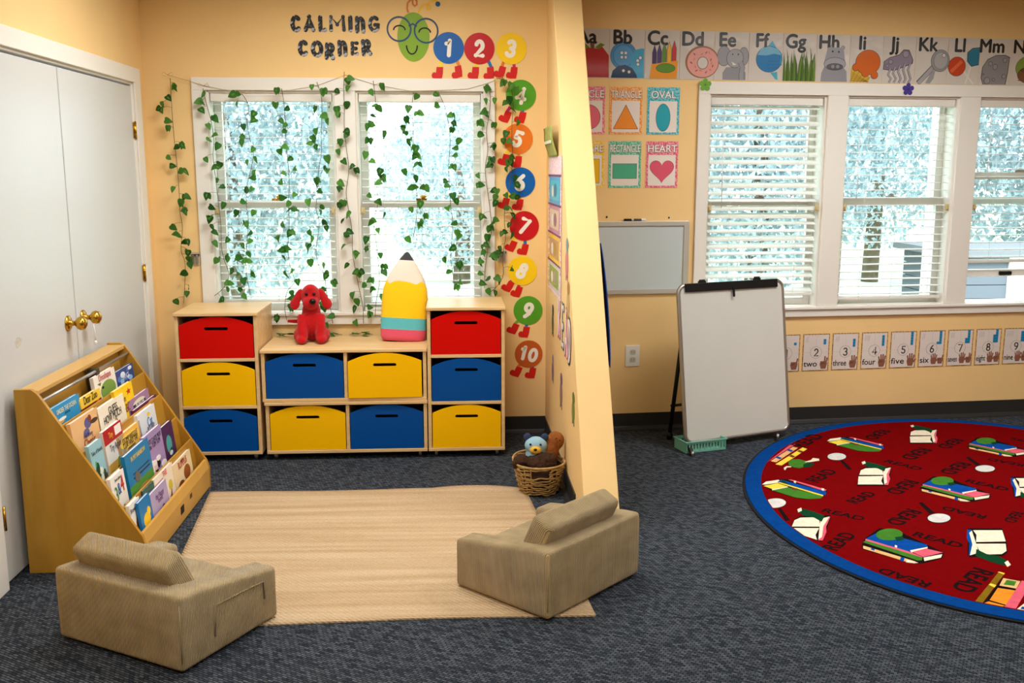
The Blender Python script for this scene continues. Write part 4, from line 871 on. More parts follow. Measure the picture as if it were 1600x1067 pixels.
t = thing('slotted_basket', 'small mint green slotted plastic basket on the floor under the easel board', 'basket', (b0.x-0.015, b0.y+0.025, 0.001), ang)
m = MB(); bd, bh = 0.13, 0.058
m.box(0, bl, 0, bd, 0, 0.003); n = 13
for yy in (0, bd-0.003):
    m.box(0, bl, yy, yy+0.003, 0, 0.012); m.box(0, bl, yy, yy+0.003, bh-0.01, bh)
    for i in range(n+1): x = i*(bl-0.007)/n; m.box(x, x+0.007, yy, yy+0.003, 0.012, bh-0.01)
m.box(0, 0.003, 0, bd, 0, bh); m.box(bl-0.003, bl, 0, bd, 0, bh)
m.build('tub', MINT, t); m = MB()
m.box(-0.006, bl+0.006, -0.006, 0.002, bh, bh+0.005); m.box(-0.006, bl+0.006, bd-0.002, bd+0.006, bh, bh+0.005); m.box(-0.006, 0.002, 0.002, bd-0.002, bh, bh+0.005); m.box(bl-0.002, bl+0.006, 0.002, bd-0.002, bh, bh+0.005); m.build('rim', MINT, t)

s0, z0, s1_, z1_ = 0.085, 0.806, 0.745, 1.222
t = thing('wall_whiteboard', 'framed pale grey whiteboard on the wall next to the slanted partition', 'whiteboard', M=on_right((s0+s1_)/2, z0, 0.001))
w = s1_-s0; h = z1_-z0
MB().box(-w/2+0.02, w/2-0.02, 0.02, h-0.02, 0, 0.008).build('writing_surface', mat('melamine', (196, 206, 208), 0.3), t)
m = MB(); m.box(-w/2, w/2, 0, 0.026, 0, 0.016); m.box(-w/2, w/2, h-0.026, h, 0, 0.016); m.box(-w/2, -w/2+0.026, 0.026, h-0.026, 0, 0.016); m.box(w/2-0.03, w/2, 0.026, h-0.026, 0, 0.016)
m.build('frame', mat('silver_frame', (198, 194, 184), 0.4, 0.3), t, bevel=0.002)
s_, z_ = WR(992, 341)
t = thing('dry_erase_marker', 'white marker with a black cap lying on top of the wall whiteboard', 'marker', M=on_right(s_-0.065, z1_+0.0075, 0.009))
MB().tube([(0, 0, 0), (0.042, 0, 0)], 0.007, 12).build('cap', BLACK, t); MB().tube([(0.0425, 0, 0), (0.125, 0, 0)], 0.0065, 12).build('barrel', WHITE, t); MB().tube([(0.055, 0, 0), (0.1, 0, 0)], 0.0068, 12).build('printed_band', mat('grey_print', (80, 76, 84), 0.5), t)
for i, (px_, py_) in enumerate(((948, 339), (1045, 340))):
    s_, z_ = WR(px_, py_); tag(MB().ell((0, 0, 0.003), (0.005, 0.006, 0.004), nu=10, nv=6).build('wall_nail', INK, M=on_right(s_, z_, 0.0)), ('dark nail above the left end of the wall whiteboard', 'dark nail above the right end of the wall whiteboard')[i], 'nail', 'nails above the whiteboard')
t = thing('wall_outlet', 'white double power outlet low on the wall left of the easel', 'outlet', M=on_right(0.431, 0.443, 0.0005))
MB().prism(rrect(-0.043, 0.043, -0.062, 0.062, 0.006), 0, 0.006).build('cover_plate', mat('outlet_plate', (226, 224, 216), 0.4), t, bevel=0.002)
for y in (-0.022, 0.022):
    o = MB().prism(rrect(-0.018, 0.018, y-0.016, y+0.016, 0.012), 0.006, 0.0085).build('socket', mat('socket_face', (190, 186, 176), 0.4), t)
    m = MB()
    for x in (-0.007, 0.007): m.box(x-0.001, x+0.001, y-0.003, y+0.006, 0.0085, 0.009)
    m.build('slots', INK, o)
def bracket(px_, label):
    c_ = W(*px_); t = thing('wall_bracket', label, 'bracket', M=on_back(c_.x, c_.z, 0.0005), group='metal brackets beside the left windows')
    MB().prism(rrect(-0.026, 0.026, -0.036, 0.036, 0.004), 0, 0.004).build('plate', mat('clear_plate', (206, 186, 160), 0.25), t)
    for x in (-0.013, 0.01): MB().box(x-0.006, x+0.006, -0.028, 0.022, 0.004, 0.016).build('catch', CHROME, t, bevel=0.002)
    MB().box(-0.022, 0.022, 0.016, 0.026, 0.004, 0.012).build('hook_bar', mat('dark_metal', (90, 84, 80), 0.4, 0.6), t)
bracket((306, 404), 'small metal catch plate on the wall left of the left window'); bracket((785, 400), 'small metal catch plate beside the eight sticker, right of the left windows')
# blue cloth hanging on the far face of the partition
m = MB(); vs = []; fs = []; n, k = 14, 8
for i in range(n+1):
    z = 1.17-0.52*i/n; y0 = pedge(z)+0.0
    for j in range(k+1):
        y = y0+0.03+0.34*j/k; vs.append((PX+PT+0.008+0.012*(1-j/k)*sin(i/n*pi)**0.7+0.008*sin(j*1.3+0.3), y, z))
for i in range(n):
    for j in range(k): fs.append((i*(k+1)+j, i*(k+1)+j+1, (i+1)*(k+1)+j+1, (i+1)*(k+1)+j))
m.add(vs, fs, 0, True); o = m.build('blue_cloth', mat('royal_blue_fabric', (20, 66, 140), 0.85, bump=0.2, bscale=300))
so = o.modifiers.new('thickness', 'SOLIDIFY'); so.thickness = 0.004; tag(o, 'strip of royal blue cloth hanging behind the edge of the slanted partition', 'cloth')
# ------------------------------------------------------------------ wall stickers: numbers, caterpillar, lettering
STK = {'b': (16, 96, 178), 'r': (196, 24, 32), 'y': (248, 206, 24), 'g': (84, 158, 40), 'o': (232, 122, 36), 'd': (192, 92, 36)}
CN = {'b': 'blue', 'r': 'red', 'y': 'yellow', 'g': 'green', 'o': 'orange', 'd': 'burnt orange'}
BOOT = (206, 30, 24)
boot = [(-0.016, 0.03), (0.018, 0.03), (0.017, 0.0), (0.012, -0.028), (-0.02, -0.03), (-0.038, -0.026), (-0.042, -0.012), (-0.036, 0.0), (-0.026, 0.004), (-0.02, 0.0)]
NUM = [('1', 701, 75, 'b', -0.08, ((687, 114, 'y', -0.02), (717, 112, 'o', 0.22))), ('2', 749, 76, 'r', -0.05, ((743, 114, 'y', -0.02), (767, 114, 'b', 0.15))), ('3', 799, 76, 'y', -0.2, ((784, 113, 'd', -0.2), (803, 114, 'r', -0.05))),
 ('4', 814, 149, 'g', -0.22, ((792, 183, 'r', -0.3), (816, 184, 'b', -0.15))), ('5', 809, 217, 'o', -0.3, ((790, 250, 'y', -0.2), (810, 253, 'o', -0.02))), ('6', 813, 285, 'b', -0.2, ((790, 318, 'y', -0.2), (812, 320, 'o', -0.1))), ('7', 819, 353, 'r', -0.4, ((801, 385, 'y', -0.35), (820, 390, 'b', -0.15))),
 ('8', 816, 423, 'y', -0.5, ((796, 448, 'r', -0.4), (810, 456, 'r', -0.25))), ('9', 825, 485, 'g', -0.35, ((804, 514, 'g', -0.35), (822, 519, 'b', -0.1))), ('10', 826, 553, 'd', -0.25, ((809, 581, 'd', -0.35), (832, 583, 'b', -0.1)))]
NTXT = flat((240, 236, 226), 0.5)
LEGC = {'y': (240, 210, 40), 'o': (232, 132, 40), 'b': (30, 110, 180), 'd': (222, 120, 40), 'r': (200, 40, 120), 'g': (120, 170, 60)}
for (d, px_, py_, c, rot, legs) in NUM:
    p = W(px_, py_); t = thing('number_sticker', '%s round wall sticker showing %s, with two red boots' % (CN[c], d), 'sticker', M=on_back(p.x, p.z, 0.001), group='number stickers around the left windows')
    R = 0.083 if d not in ('10',) else 0.080
    MB().prism(circ(0, 0, R, 40), 0.0006, 0.0018).build('disc', flat(STK[c], 0.35), t)
    m = MB(); MR = place(0, 0, 0, rot)
    if d == '10': strokes(m, '1', -0.056, -0.004, -0.045, 0.045, 0.021, 0.0016, 0.0024, 0, MR); strokes(m, '0', -0.006, 0.058, -0.045, 0.045, 0.020, 0.0016, 0.0024, 0, MR)
    else: strokes(m, d, -0.034, 0.034, -0.05, 0.05, 0.022, 0.0016, 0.0024, 0, MR)
    m.build('numeral', NTXT, t)
    for (lx, ly, lc, lr) in legs:
        b = W(lx, ly); dx, dz_ = b.x-p.x, b.z-p.z
        l0 = Vector((dx*0.75, -0.06)); l1 = Vector((dx+0.002, dz_+0.03))
        l = MB().line2([tuple(l0), tuple(l1)], 0.017, 0, 0.0005).build('leg', flat(LEGC[lc], 0.4), t)
        MB().prism(boot, 0, 0.0009, M=place(dx, dz_, 0.0, lr, 1.05, 1.05)).build('boot', flat(BOOT, 0.4), l)
p = W(646, 58); hx, hz = p.x, p.z
t = thing('caterpillar_head', 'green oval caterpillar face sticker with round glasses and curly antennae', 'sticker', M=on_back(hx, hz, 0.001))
def cl(x, y):
    g = W(440+x/6.154, y/6.154); return (g.x-hx, g.z-hz)
MB().prism([(x, y) for x, y in circ(0, 0, 0.0865, 48, 0.128)], 0, 0.0008).build('face', flat((128, 168, 24), 0.4), t)
m = MB()
for cx_, cy_ in ((1130, 280), (1390, 296)): a, b = cl(cx_, cy_); m.ring(a, b, 0.058, 0.067, 0.001, 0.002, n=40)
a0, b0_ = cl(1222, 240); a1, b1_ = cl(1300, 244); m.line2([(a0, b0_-0.006), ((a0+a1)/2, b0_+0.006), (a1, b1_-0.006)], 0.009, 0.001, 0.002)
m.build('glasses', flat((24, 66, 104), 0.35), t)
for cx_, cy_ in ((1132, 268), (1376, 292)):
    a, b = cl(cx_, cy_); MB().line2([(a+0.031*cos(k), b-0.012+0.024*sin(k)) for k in [pi*i/12 for i in range(13)]], 0.007, 0.0011, 0.0018).build('closed_eye', INK, t)
a, b = cl(1253, 430); MB().line2([(a+0.029*cos(k), b-0.004+0.045*sin(k)) for k in [pi+pi*i/16 for i in range(17)]], 0.007, 0.0011, 0.0018).build('mouth', INK, t)
A1 = [(1218, 122), (1206, 80), (1212, 30), (1240, -2), (1275, -15), (1300, 10), (1300, 45), (1280, 60), (1262, 40), (1258, 10), (1270, -20), (1300, -50)]
A2 = [(1318, 122), (1332, 80), (1365, 45), (1405, 40), (1432, 60), (1430, 92), (1405, 96), (1400, 60), (1420, 25), (1460, 8), (1500, 10)]
MB().line2([cl(*k) for k in A1], 0.010, 0, 0.0008).build('antenna', flat((206, 116, 36), 0.4), t); l = MB().line2([cl(*k) for k in A2], 0.010, 0, 0.0008).build('antenna', flat((240, 190, 30), 0.4), t)
a, b = cl(1502, 40); MB().prism(circ(a, b, 0.0135, 24), 0.0006, 0.0016).build('bobble', flat((14, 84, 130), 0.4), l)
m, nt, b_, N, K = nodes_of('foil_letters', (34, 32, 33), 0.22)
tc = N('ShaderNodeTexCoord'); n1 = N('ShaderNodeTexNoise'); n1.inputs['Scale'].default_value = 26; n1.inputs['Detail'].default_value = 4; n1.inputs['Distortion'].default_value = 1.2; K(tc.outputs['Object'], n1.inputs['Vector'])
bp = N('ShaderNodeBump'); bp.inputs['Strength'].default_value = 0.8; bp.inputs['Distance'].default_value = 0.012; K(n1.outputs['Fac'], bp.inputs['Height']); K(bp.outputs['Normal'], b_.inputs['Normal'])
r = N('ShaderNodeValToRGB'); r.color_ramp.elements[0].position = 0.54; r.color_ramp.elements[1].position = 0.60; r.color_ramp.elements[0].color = lin((40, 38, 38)); r.color_ramp.elements[1].color = lin((176, 178, 184)); K(n1.outputs['Fac'], r.inputs['Fac']); K(r.outputs['Color'], b_.inputs['Base Color'])  # grey patches paint broken reflections into the black foil colour
FOIL = m
LT = [('C', 78, 192, 140, 315, 0), ('A', 205, 328, 140, 308, 0), ('L', 345, 440, 147, 312, 0), ('M', 448, 622, 143, 308, .02), ('I', 640, 684, 150, 308, 0), ('n', 700, 812, 155, 322, 0), ('G', 826, 952, 145, 318, 0),
      ('C', 150, 262, 380, 548, 0), ('O', 275, 408, 385, 556, 0), ('R', 405, 522, 405, 578, -.06), ('n', 532, 640, 385, 545, .0), ('E', 655, 748, 395, 538, 0), ('R', 756, 874, 372, 540, .05)]
ordn = ['first', 'second', 'third', 'fourth', 'fifth', 'sixth', 'seventh']
for i, (ch, x0, x1, y0, y1, rr) in enumerate(LT):
    a = W(440+x0/6.154, y0/6.154); b = W(440+x1/6.154, y1/6.154); cx_, cz_ = (a.x+b.x)/2, (a.z+b.z)/2
    hw, hh_ = (b.x-a.x)/2, (a.z-b.z)/2; m = MB(); strokes(m, ch, -hw, hw, -hh_, hh_, 0.0235 if ch not in 'MEG' else 0.020, 0, 0.0012, 0, Matrix.Rotation(rr, 4, 'Z'))
    o = m.build('wall_letter', FOIL, M=on_back(cx_, cz_, 0.0016))
    wd_, k = ('CALMING', i) if i < 7 else ('CORNER', i-7)
    tag(o, 'shiny black letter %s, %s letter of the word %s' % (ch.upper(), ordn[k], wd_), 'letter', 'cut-out letters above the left windows')

# ------------------------------------------------------------------ alphabet strip
GLOSS = 0.7
def card_base(name, label, cat, M, w, h, col, group, mtl=None):
    t = thing(name, label, cat, M=M, group=group)
    MB().prism(rect(-w/2, w/2, -h/2, h/2), 0, 0.001).build('card', mtl or flat(col, 0.35, GLOSS), t); return t
m, nt, b_, N, K = nodes_of('laminated_card', (206, 198, 190), 0.4)
b_.inputs['Coat Weight'].default_value = 1.0; b_.inputs['Coat Roughness'].default_value = 0.06
tc = N('ShaderNodeTexCoord'); n1 = N('ShaderNodeTexNoise'); n1.inputs['Scale'].default_value = 7; n1.inputs['Detail'].default_value = 2; K(tc.outputs['Object'], n1.inputs['Vector'])
bp = N('ShaderNodeBump'); bp.inputs['Strength'].default_value = 0.35; bp.inputs['Distance'].default_value = 0.02; K(n1.outputs['Fac'], bp.inputs['Height']); K(bp.outputs['Normal'], b_.inputs['Coat Normal'])
LAM = m
class Art:
    def __init__(s, t): s.t = t; s.m = MB(); s.c = []; s.k = 0
    def col(s, c):
        if c not in s.c: s.c.append(c)
        s.k += 1; return s.c.index(c)
    def zt(s): return 0.0012+0.00012*s.k
    def poly(s, pts, c): i = s.col(c); s.m.prism(pts, 0.0009, s.zt(), i); return s
    def el(s, x, y, r, c, ry=None, n=28): return s.poly(circ(x, y, r, n, ry), c)
    def out(s, x, y, r, c, ry=None, o=0.0022, n=32): s.el(x, y, r, (54, 50, 50), ry, n); return s.el(x, y, r-o, c, (ry or r)-o, n)
    def line(s, pts, w, c): i = s.col(c); s.m.line2(pts, w, 0.0009, s.zt(), i); return s
    def tx(s, body, size, x, y, c, bold=0.012, rot=0, sx=1.0): i = s.col(c); btext(s.m, body, i, Matrix.Translation((x, y, s.zt())) @ Matrix.Rotation(rot, 4, 'Z') @ Matrix.Diagonal((size*sx, size, 1, 1)), bold); return s
    def done(s, name='picture', coat=GLOSS): return s.m.build(name, [flat(c, 0.35, coat) for c in s.c], s.t)
OUT = (54, 50, 50)
bounds = [897, 952, 1008, 1063, 1116.5, 1170, 1222.5, 1275, 1325.5, 1378, 1428, 1478, 1529, 1579.5, 1632]
names = [('Aa', 'apple'), ('Bb', 'blue buttons'), ('Cc', 'crayon box'), ('Dd', 'doughnut'), ('Ee', 'elephant'), ('Ff', 'fish'), ('Gg', 'grass'), ('Hh', 'hippo'), ('Ii', 'ice cream'), ('Jj', 'jellyfish'), ('Kk', 'key'), ('Ll', 'lollipops'), ('Mm', 'moon'), ('Nn', 'nest')]
S0 = WR(952, 85)[0]; S1 = WR(1579.5, 98)[0]; pitch = (S1-S0)/12
for i, (lt, nm) in enumerate(names):
    sc_ = S0+pitch*(i-0.5); w, h = pitch-0.002, 0.262
    top = WR(952+(1579-952)*(i-0.5)/12, 45+16*(i-0.5)/12)[1]; zc = top-h/2
    t = card_base('alphabet_card', 'alphabet card %s with a picture of %s %s' % (lt, 'an' if nm[0] in 'aei' else ('a' if nm not in ('grass', 'blue buttons', 'lollipops', 'ice cream') else 'the'), nm), 'alphabet card', on_right(sc_, zc, 0.0012 if i < 13 else 0.0012), w, h, None, 'alphabet cards along the top of the right wall', LAM)
    t['label'] = t['label'].replace('of the ', 'of ').replace('of an ice', 'of ice')
    A = Art(t); A.tx(lt, 0.105, -0.028, 0.085, (26, 24, 24), 0.032); A.done('letters')
    A = Art(t); W2 = w/2; bt = -h/2+0.003
    if nm == 'apple':
        A.poly([(-.03, .03), (-.07, .035), (-W2+.002, .0), (-W2+.002, bt), (W2-.002, bt), (W2-.002, -.01), (.06, .035), (.03, .025)], (178, 34, 34)).poly([(-.005, .02), (-.01, .06), (.014, .066), (.016, .02)], (120, 74, 40)).poly([(-.01, .03), (-.04, .055), (-.085, .05), (-.05, .02)], (98, 130, 30)).poly([(.018, .03), (.05, .055), (.075, .045), (.04, .024)], (98, 130, 30))
    elif nm == 'blue buttons':
        A.out(-.02, -.01, .075, (70, 140, 196)).out(-.02, -.01, .058, (86, 152, 204), o=.0015).poly([(.02, -.02), (.045, .022), (.08, .03), (W2-.003, .03), (W2-.003, bt), (.02, bt)], (70, 160, 200)).poly([(-.09, bt), (-.08, -.09), (-.05, -.065), (-.01, -.058), (.03, -.075), (.055, -.11), (.06, bt)], (24, 56, 92))
        for x, y in ((-.03, .005), (-.008, .005), (-.03, -.018), (-.008, -.018), (.06, -.035), (.075, -.02), (.062, -.055), (-.02, -.09), (.012, -.096)): A.out(x, y, .0095, (226, 222, 218), o=.0015, n=14)
    elif nm == 'crayon box':
        for k, c in enumerate(((66, 50, 96), (80, 60, 120), (96, 140, 40), (236, 176, 30), (190, 40, 40))):
            x = -.045+k*.028; y = .01+k*.006; A.poly([(x-.013, -.05), (x-.013, y), (x, y+.045), (x+.013, y), (x+.013, -.05)], OUT).poly([(x-.011, -.05), (x-.011, y), (x, y+.04), (x+.011, y), (x+.011, -.05)], c)
        A.poly([(-.07, bt), (-.062, -.052), (.09, -.03), (.085, bt)], (230, 150, 26)).out(.02, -.072, .056, (92, 140, 30), .026)
    elif nm == 'doughnut':
        A.el(0.03, -.035, .098, (150, 96, 56), .088).el(.033, -.037, .09, (226, 158, 148), .08); A.el(.033, -.04, .032, OUT, .034).el(.033, -.04, .029, (214, 206, 198), .031)
        rn = random.Random(4)
        for k in range(14): a = k*2*pi/14+rn.uniform(-.15, .15); rr = rn.uniform(.048, .074); x, y = .033+rr*cos(a), -.037+rr*.9*sin(a); e = rn.uniform(0, 3); A.line([(x-.007*cos(e), y-.007*sin(e)), (x+.007*cos(e), y+.007*sin(e))], .005, (150, 60, 60) if k % 2 else (206, 120, 90))
        for dx in (): pass
    elif nm == 'elephant':
        A.out(-.045, .0, .04, (150, 150, 156), .055).out(.07, .0, .03, (150, 150, 156), .05).poly([(-.05, bt), (-.05, -.09), (-.03, -.06), (.06, -.06), (.085, -.09), (.085, bt)], (140, 140, 146)).out(.02, -.012, .05, (156, 156, 162), .052).line([(.05, -.03), (.065, -.06), (.06, -.10), (.062, bt)], .03, OUT).line([(.05, -.03), (.065, -.06), (.06, -.10), (.062, bt)], .026, (150, 150, 156)).el(.005, .01, .004, (20, 20, 20)).el(.038, .01, .004, (20, 20, 20)).poly([(.0, -.03), (.03, -.045), (.01, -.05)], (226, 220, 212))
    elif nm == 'fish':
        A.poly([(.01, .06), (.035, .09), (.06, .05)], (60, 160, 200)).out(.02, -.012, .078, (20, 118, 178), .072).poly([(-.05, .01), (-.03, .045), (.02, .058), (.07, .045), (.092, .01), (.05, .018), (.0, .008)], (110, 176, 208)).poly([(.085, -.03), (.095, -.05), (.095, .03)], (60, 150, 190)).poly([(.03, -.085), (.06, -.12), (.075, -.125), (.07, -.08)], (70, 166, 190))
        for k in range(9): x = .02+(k % 3)*.024; y = -.02-(k//3)*.018; A.line([(x-.01, y), (x, y-.008), (x+.01, y)], .0015, (14, 66, 104))
    elif nm == 'grass':
        rn = random.Random(9)
        for k in range(20):
            x = -W2+.01+k*(w-.02)/19; tp = rn.uniform(.01, .055); bn = rn.uniform(-.02, .02); A.poly([(x-.007, bt), (x-.005+bn*.3, -.04), (x+bn, tp), (x+.006+bn*.3, -.04), (x+.007, bt)], ((74, 104, 24), (98, 130, 36), (56, 84, 20))[k % 3])
    elif nm == 'hippo':
        A.poly([(-.07, bt), (-.066, -.08), (-.05, -.045), (.06, -.045), (.085, -.07), (.09, bt)], (142, 142, 150)).out(-.012, .062, .011, (150, 150, 158)).out(.056, .06, .011, (150, 150, 158)).poly([(-.035, .06), (.06, .06), (.075, -.03), (-.055, -.03)], (150, 150, 158)).out(.012, -.03, .066, (160, 160, 168), .036).out(.012, -.045, .05, (96, 92, 98), .018).el(-.005, .038, .005, (20, 20, 20)).el(.032, .036, .005, (20, 20, 20)).el(0, -.045, .01, (140, 140, 146)).el(.03, -.045, .01, (140, 140, 146))
    elif nm == 'ice cream':
        A.poly([(-.082, -.04), (.03, -.1), (.02, bt), (-.09, bt), (-.09, -.06)], (206, 166, 60)); 
        for k in range(5): A.line([(-.09+.02*k, bt), (-.06+.022*k, -.055-.012*k)], .002, (130, 96, 30)); A.line([(-.088, -.07-.012*k), (.02, bt+.002)], .0015, (130, 96, 30))
        A.out(.012, -.018, .076, (206, 98, 30), .07).out(-.06, -.045, .022, (206, 98, 30)).out(.055, -.088, .022, (206, 98, 30)).out(.0, -.075, .024, (206, 98, 30)).el(.012, -.022, .07, (206, 98, 30), .064)
    elif nm == 'jellyfish':
        A.poly([(-.094, -.055), (-.092, -.01), (-.06, .012), (.0, .03), (.025, .058), (.06, .056), (.088, .0), (.085, -.02), (.06, -.03), (-.02, -.06), (-.07, -.058)], OUT).poly([(-.09, -.053), (-.088, -.01), (-.06, .009), (.002, .027), (.027, .054), (.058, .052), (.084, .0), (.08, -.018), (.06, -.026), (-.02, -.056), (-.07, -.054)], (134, 124, 142)).out(.04, .032, .02, (150, 142, 158)).out(-.05, -.012, .014, (150, 142, 158)).out(-.07, -.034, .01, (150, 142, 158))
        for x, e in ((-.05, 0), (-.02, .01), (.01, .02), (.04, .03), (.07, .03)): A.line([(x, -.05+e), (x-.012, -.085+e), (x+.008, -.105), (x-.004, bt)], .012, OUT).line([(x, -.05+e), (x-.012, -.085+e), (x+.008, -.105), (x-.004, bt)], .008, (170, 164, 176))
    elif nm == 'key':
        A.line([(-.075, bt), (.02, -.03)], .03, OUT).line([(-.072, bt), (.02, -.03)], .024, (160, 160, 162)).poly([(.0, -.07), (.03, -.05), (.02, -.1), (-.0, bt), (-.03, bt)], (150, 150, 152)).out(.055, .0, .058, (146, 146, 148), .062).out(.058, .0, .044, (166, 166, 168), .048, o=.0015).out(.075, .03, .012, (212, 206, 198))
    elif nm == 'lollipops':
        A.line([(.0, -.05), (.07, bt)], .009, (220, 214, 206)).line([(.052, -.01), (.02, bt)], .009, (220, 214, 206)).out(-.04, -.03, .055, (190, 62, 30)).line([(-.075, -.06), (-.01, .0)], .02, (214, 100, 60)).poly([(.02, .05), (.05, .075), (W2-.003, .08), (W2-.003, -.02), (.05, -.03), (.022, .0)], OUT).poly([(.024, .05), (.052, .071), (W2-.005, .076), (W2-.005, -.017), (.05, -.026), (.026, .0)], (26, 116, 146))
    elif nm == 'moon':
        A.poly([(-.07, bt), (-.085, -.09), (-.08, -.03), (-.05, .015), (.0, .038), (.06, .04), (.09, .028), (.085, -.06), (.075, bt)], OUT).poly([(-.067, bt), (-.081, -.09), (-.076, -.03), (-.048, .012), (.0, .034), (.06, .036), (.086, .024), (.081, -.06), (.071, bt)], (136, 134, 138))
        for x, y, r_ in ((-.03, -.01, .013), (.0, -.028, .016), (.06, .01, .014), (.06, -.08, .013), (-.005, -.1, .009), (-.045, bt+.022, .02), (-.07, -.07, .006)): A.out(x, y, r_, (148, 146, 150))
    else:
        A.out(.02, -.03, .09, (120, 150, 60), .07).out(.03, -.07, .085, (92, 56, 34), .05)
        for k in range(6): A.line([(-.05, -.05-.01*k), (.03, -.075-.008*k), (.09, -.05-.01*k)], .004, (140, 90, 50))
    A.done()
# shape posters
SP = [('CIRCLE', 0, 0, (228, 108, 128), 'pink'), ('TRIANGLE', 1, 0, (240, 146, 50), 'orange'), ('OVAL', 2, 0, (40, 166, 184), 'teal'), ('SQUARE', 0, 1, (238, 188, 30), 'yellow'), ('RECTANGLE', 1, 1, (76, 176, 140), 'green'), ('HEART', 2, 1, (222, 90, 116), 'pink')]
for nm, ci, ri, col, cn in SP:
    sx_ = (0.15, 0.3625, 0.5775)[ci]; zc = (1.833, 1.538)[ri]; w, h = 0.187, 0.257
    lb = '%s poster with a %s %s under its name' % (cn, cn, nm.lower()) if nm not in ('HEART', 'CIRCLE') else ('pink glitter-bordered poster showing a pink heart' if nm == 'HEART' else 'pink poster showing a circle, partly hidden by the partition')
    edge = mat_spots('glitter_%s' % nm.lower(), col, tuple(min(255, int(v*0.55+115)) for v in col), 90, 0.5, 0.4)
    t = card_base('shape_poster', lb, 'poster', on_right(sx_, zc, 0.0012), w, h, col, 'shape posters on the right wall', edge)
    A = Art(t); A.poly(rect(-w/2+.014, w/2-.014, -h/2+.012, h/2-.075), (236, 226, 218)); A.done('panel')
    g = text(nm, 1.0, 0.0003, 0.0); fs = 0.056; fx = min(1.0, 0.172/fs/(max(p.x for p in g[0])-min(p.x for p in g[0])))
    A = Art(t); A.k = 6; A.tx(nm, fs, 0, h/2-.0425, (70, 62, 60), 0.05, 0, fx).tx(nm, fs, 0, h/2-.042, (246, 240, 234), 0.018, 0, fx); A.done('lettering')
    A = Art(t); A.k = 6; y0 = -.036; D_ = (60, 56, 60)
    if nm == 'CIRCLE': A.out(0, y0, .068, col)
    elif nm == 'OVAL': A.out(0, y0, .042, col, .076)
    elif nm == 'TRIANGLE': A.poly([(-.072, y0-.064), (.072, y0-.064), (0, y0+.07)], D_).poly([(-.068, y0-.062), (.068, y0-.062), (0, y0+.065)], col)
    elif nm == 'SQUARE': A.poly(rect(-.067, .067, y0-.067, y0+.067), D_).poly(rect(-.065, .065, y0-.065, y0+.065), col)
    elif nm == 'RECTANGLE': A.poly(rect(-.07, .07, y0-.042, y0+.042), D_).poly(rect(-.068, .068, y0-.04, y0+.04), col)
    else:
        hp = [(0.0043*16*sin(k)**3, y0+.006+0.0043*(13*cos(k)-5*cos(2*k)-2*cos(3*k)-cos(4*k))) for k in [2*pi*i/40 for i in range(40)]]
        A.poly([(x*1.03, y0+(y-y0)*1.03) for x, y in hp], D_).poly(hp, col)
    A.done('shape')
# number cards
WORDS = ['one', 'two', 'three', 'four', 'five', 'six', 'seven', 'eight', 'nine']
n2s = WR(1255, 550)[0]; n8s = WR(1525, 540)[0]; npch = (n8s-n2s)/6; SKIN = (140, 92, 72)
EDG = mat_spots('speckled_border', (120, 92, 60), (206, 160, 90), 140, 0.5); 
def hand(A, x, y, k, n, flip=1):
    A.poly([(x+flip*a*k, y+b*k) for a, b in ((-.016, -.034), (.014, -.034), (.022, -.005), (.02, .012), (-.02, .012), (-.024, -.008))], SKIN)
    if n == 5: A.line([(x+flip*.018*k, y-.012*k), (x+flip*.034*k, y+.008*k)], .008*k, SKIN)
    else: A.line([(x-flip*.018*k, y-.004*k), (x+flip*.004*k, y-.0*k)], .010*k, (120, 76, 60))
    for i, (fx, fl) in enumerate(((-.016, .03), (-.005, .042), (.006, .043), (.016, .034))):
        if i < min(n, 4) if n >= 4 else (3-i) < n: A.line([(x+flip*fx*k, y+.008*k), (x+flip*fx*1.35*k, y+fl*k)], .0085*k, SKIN)
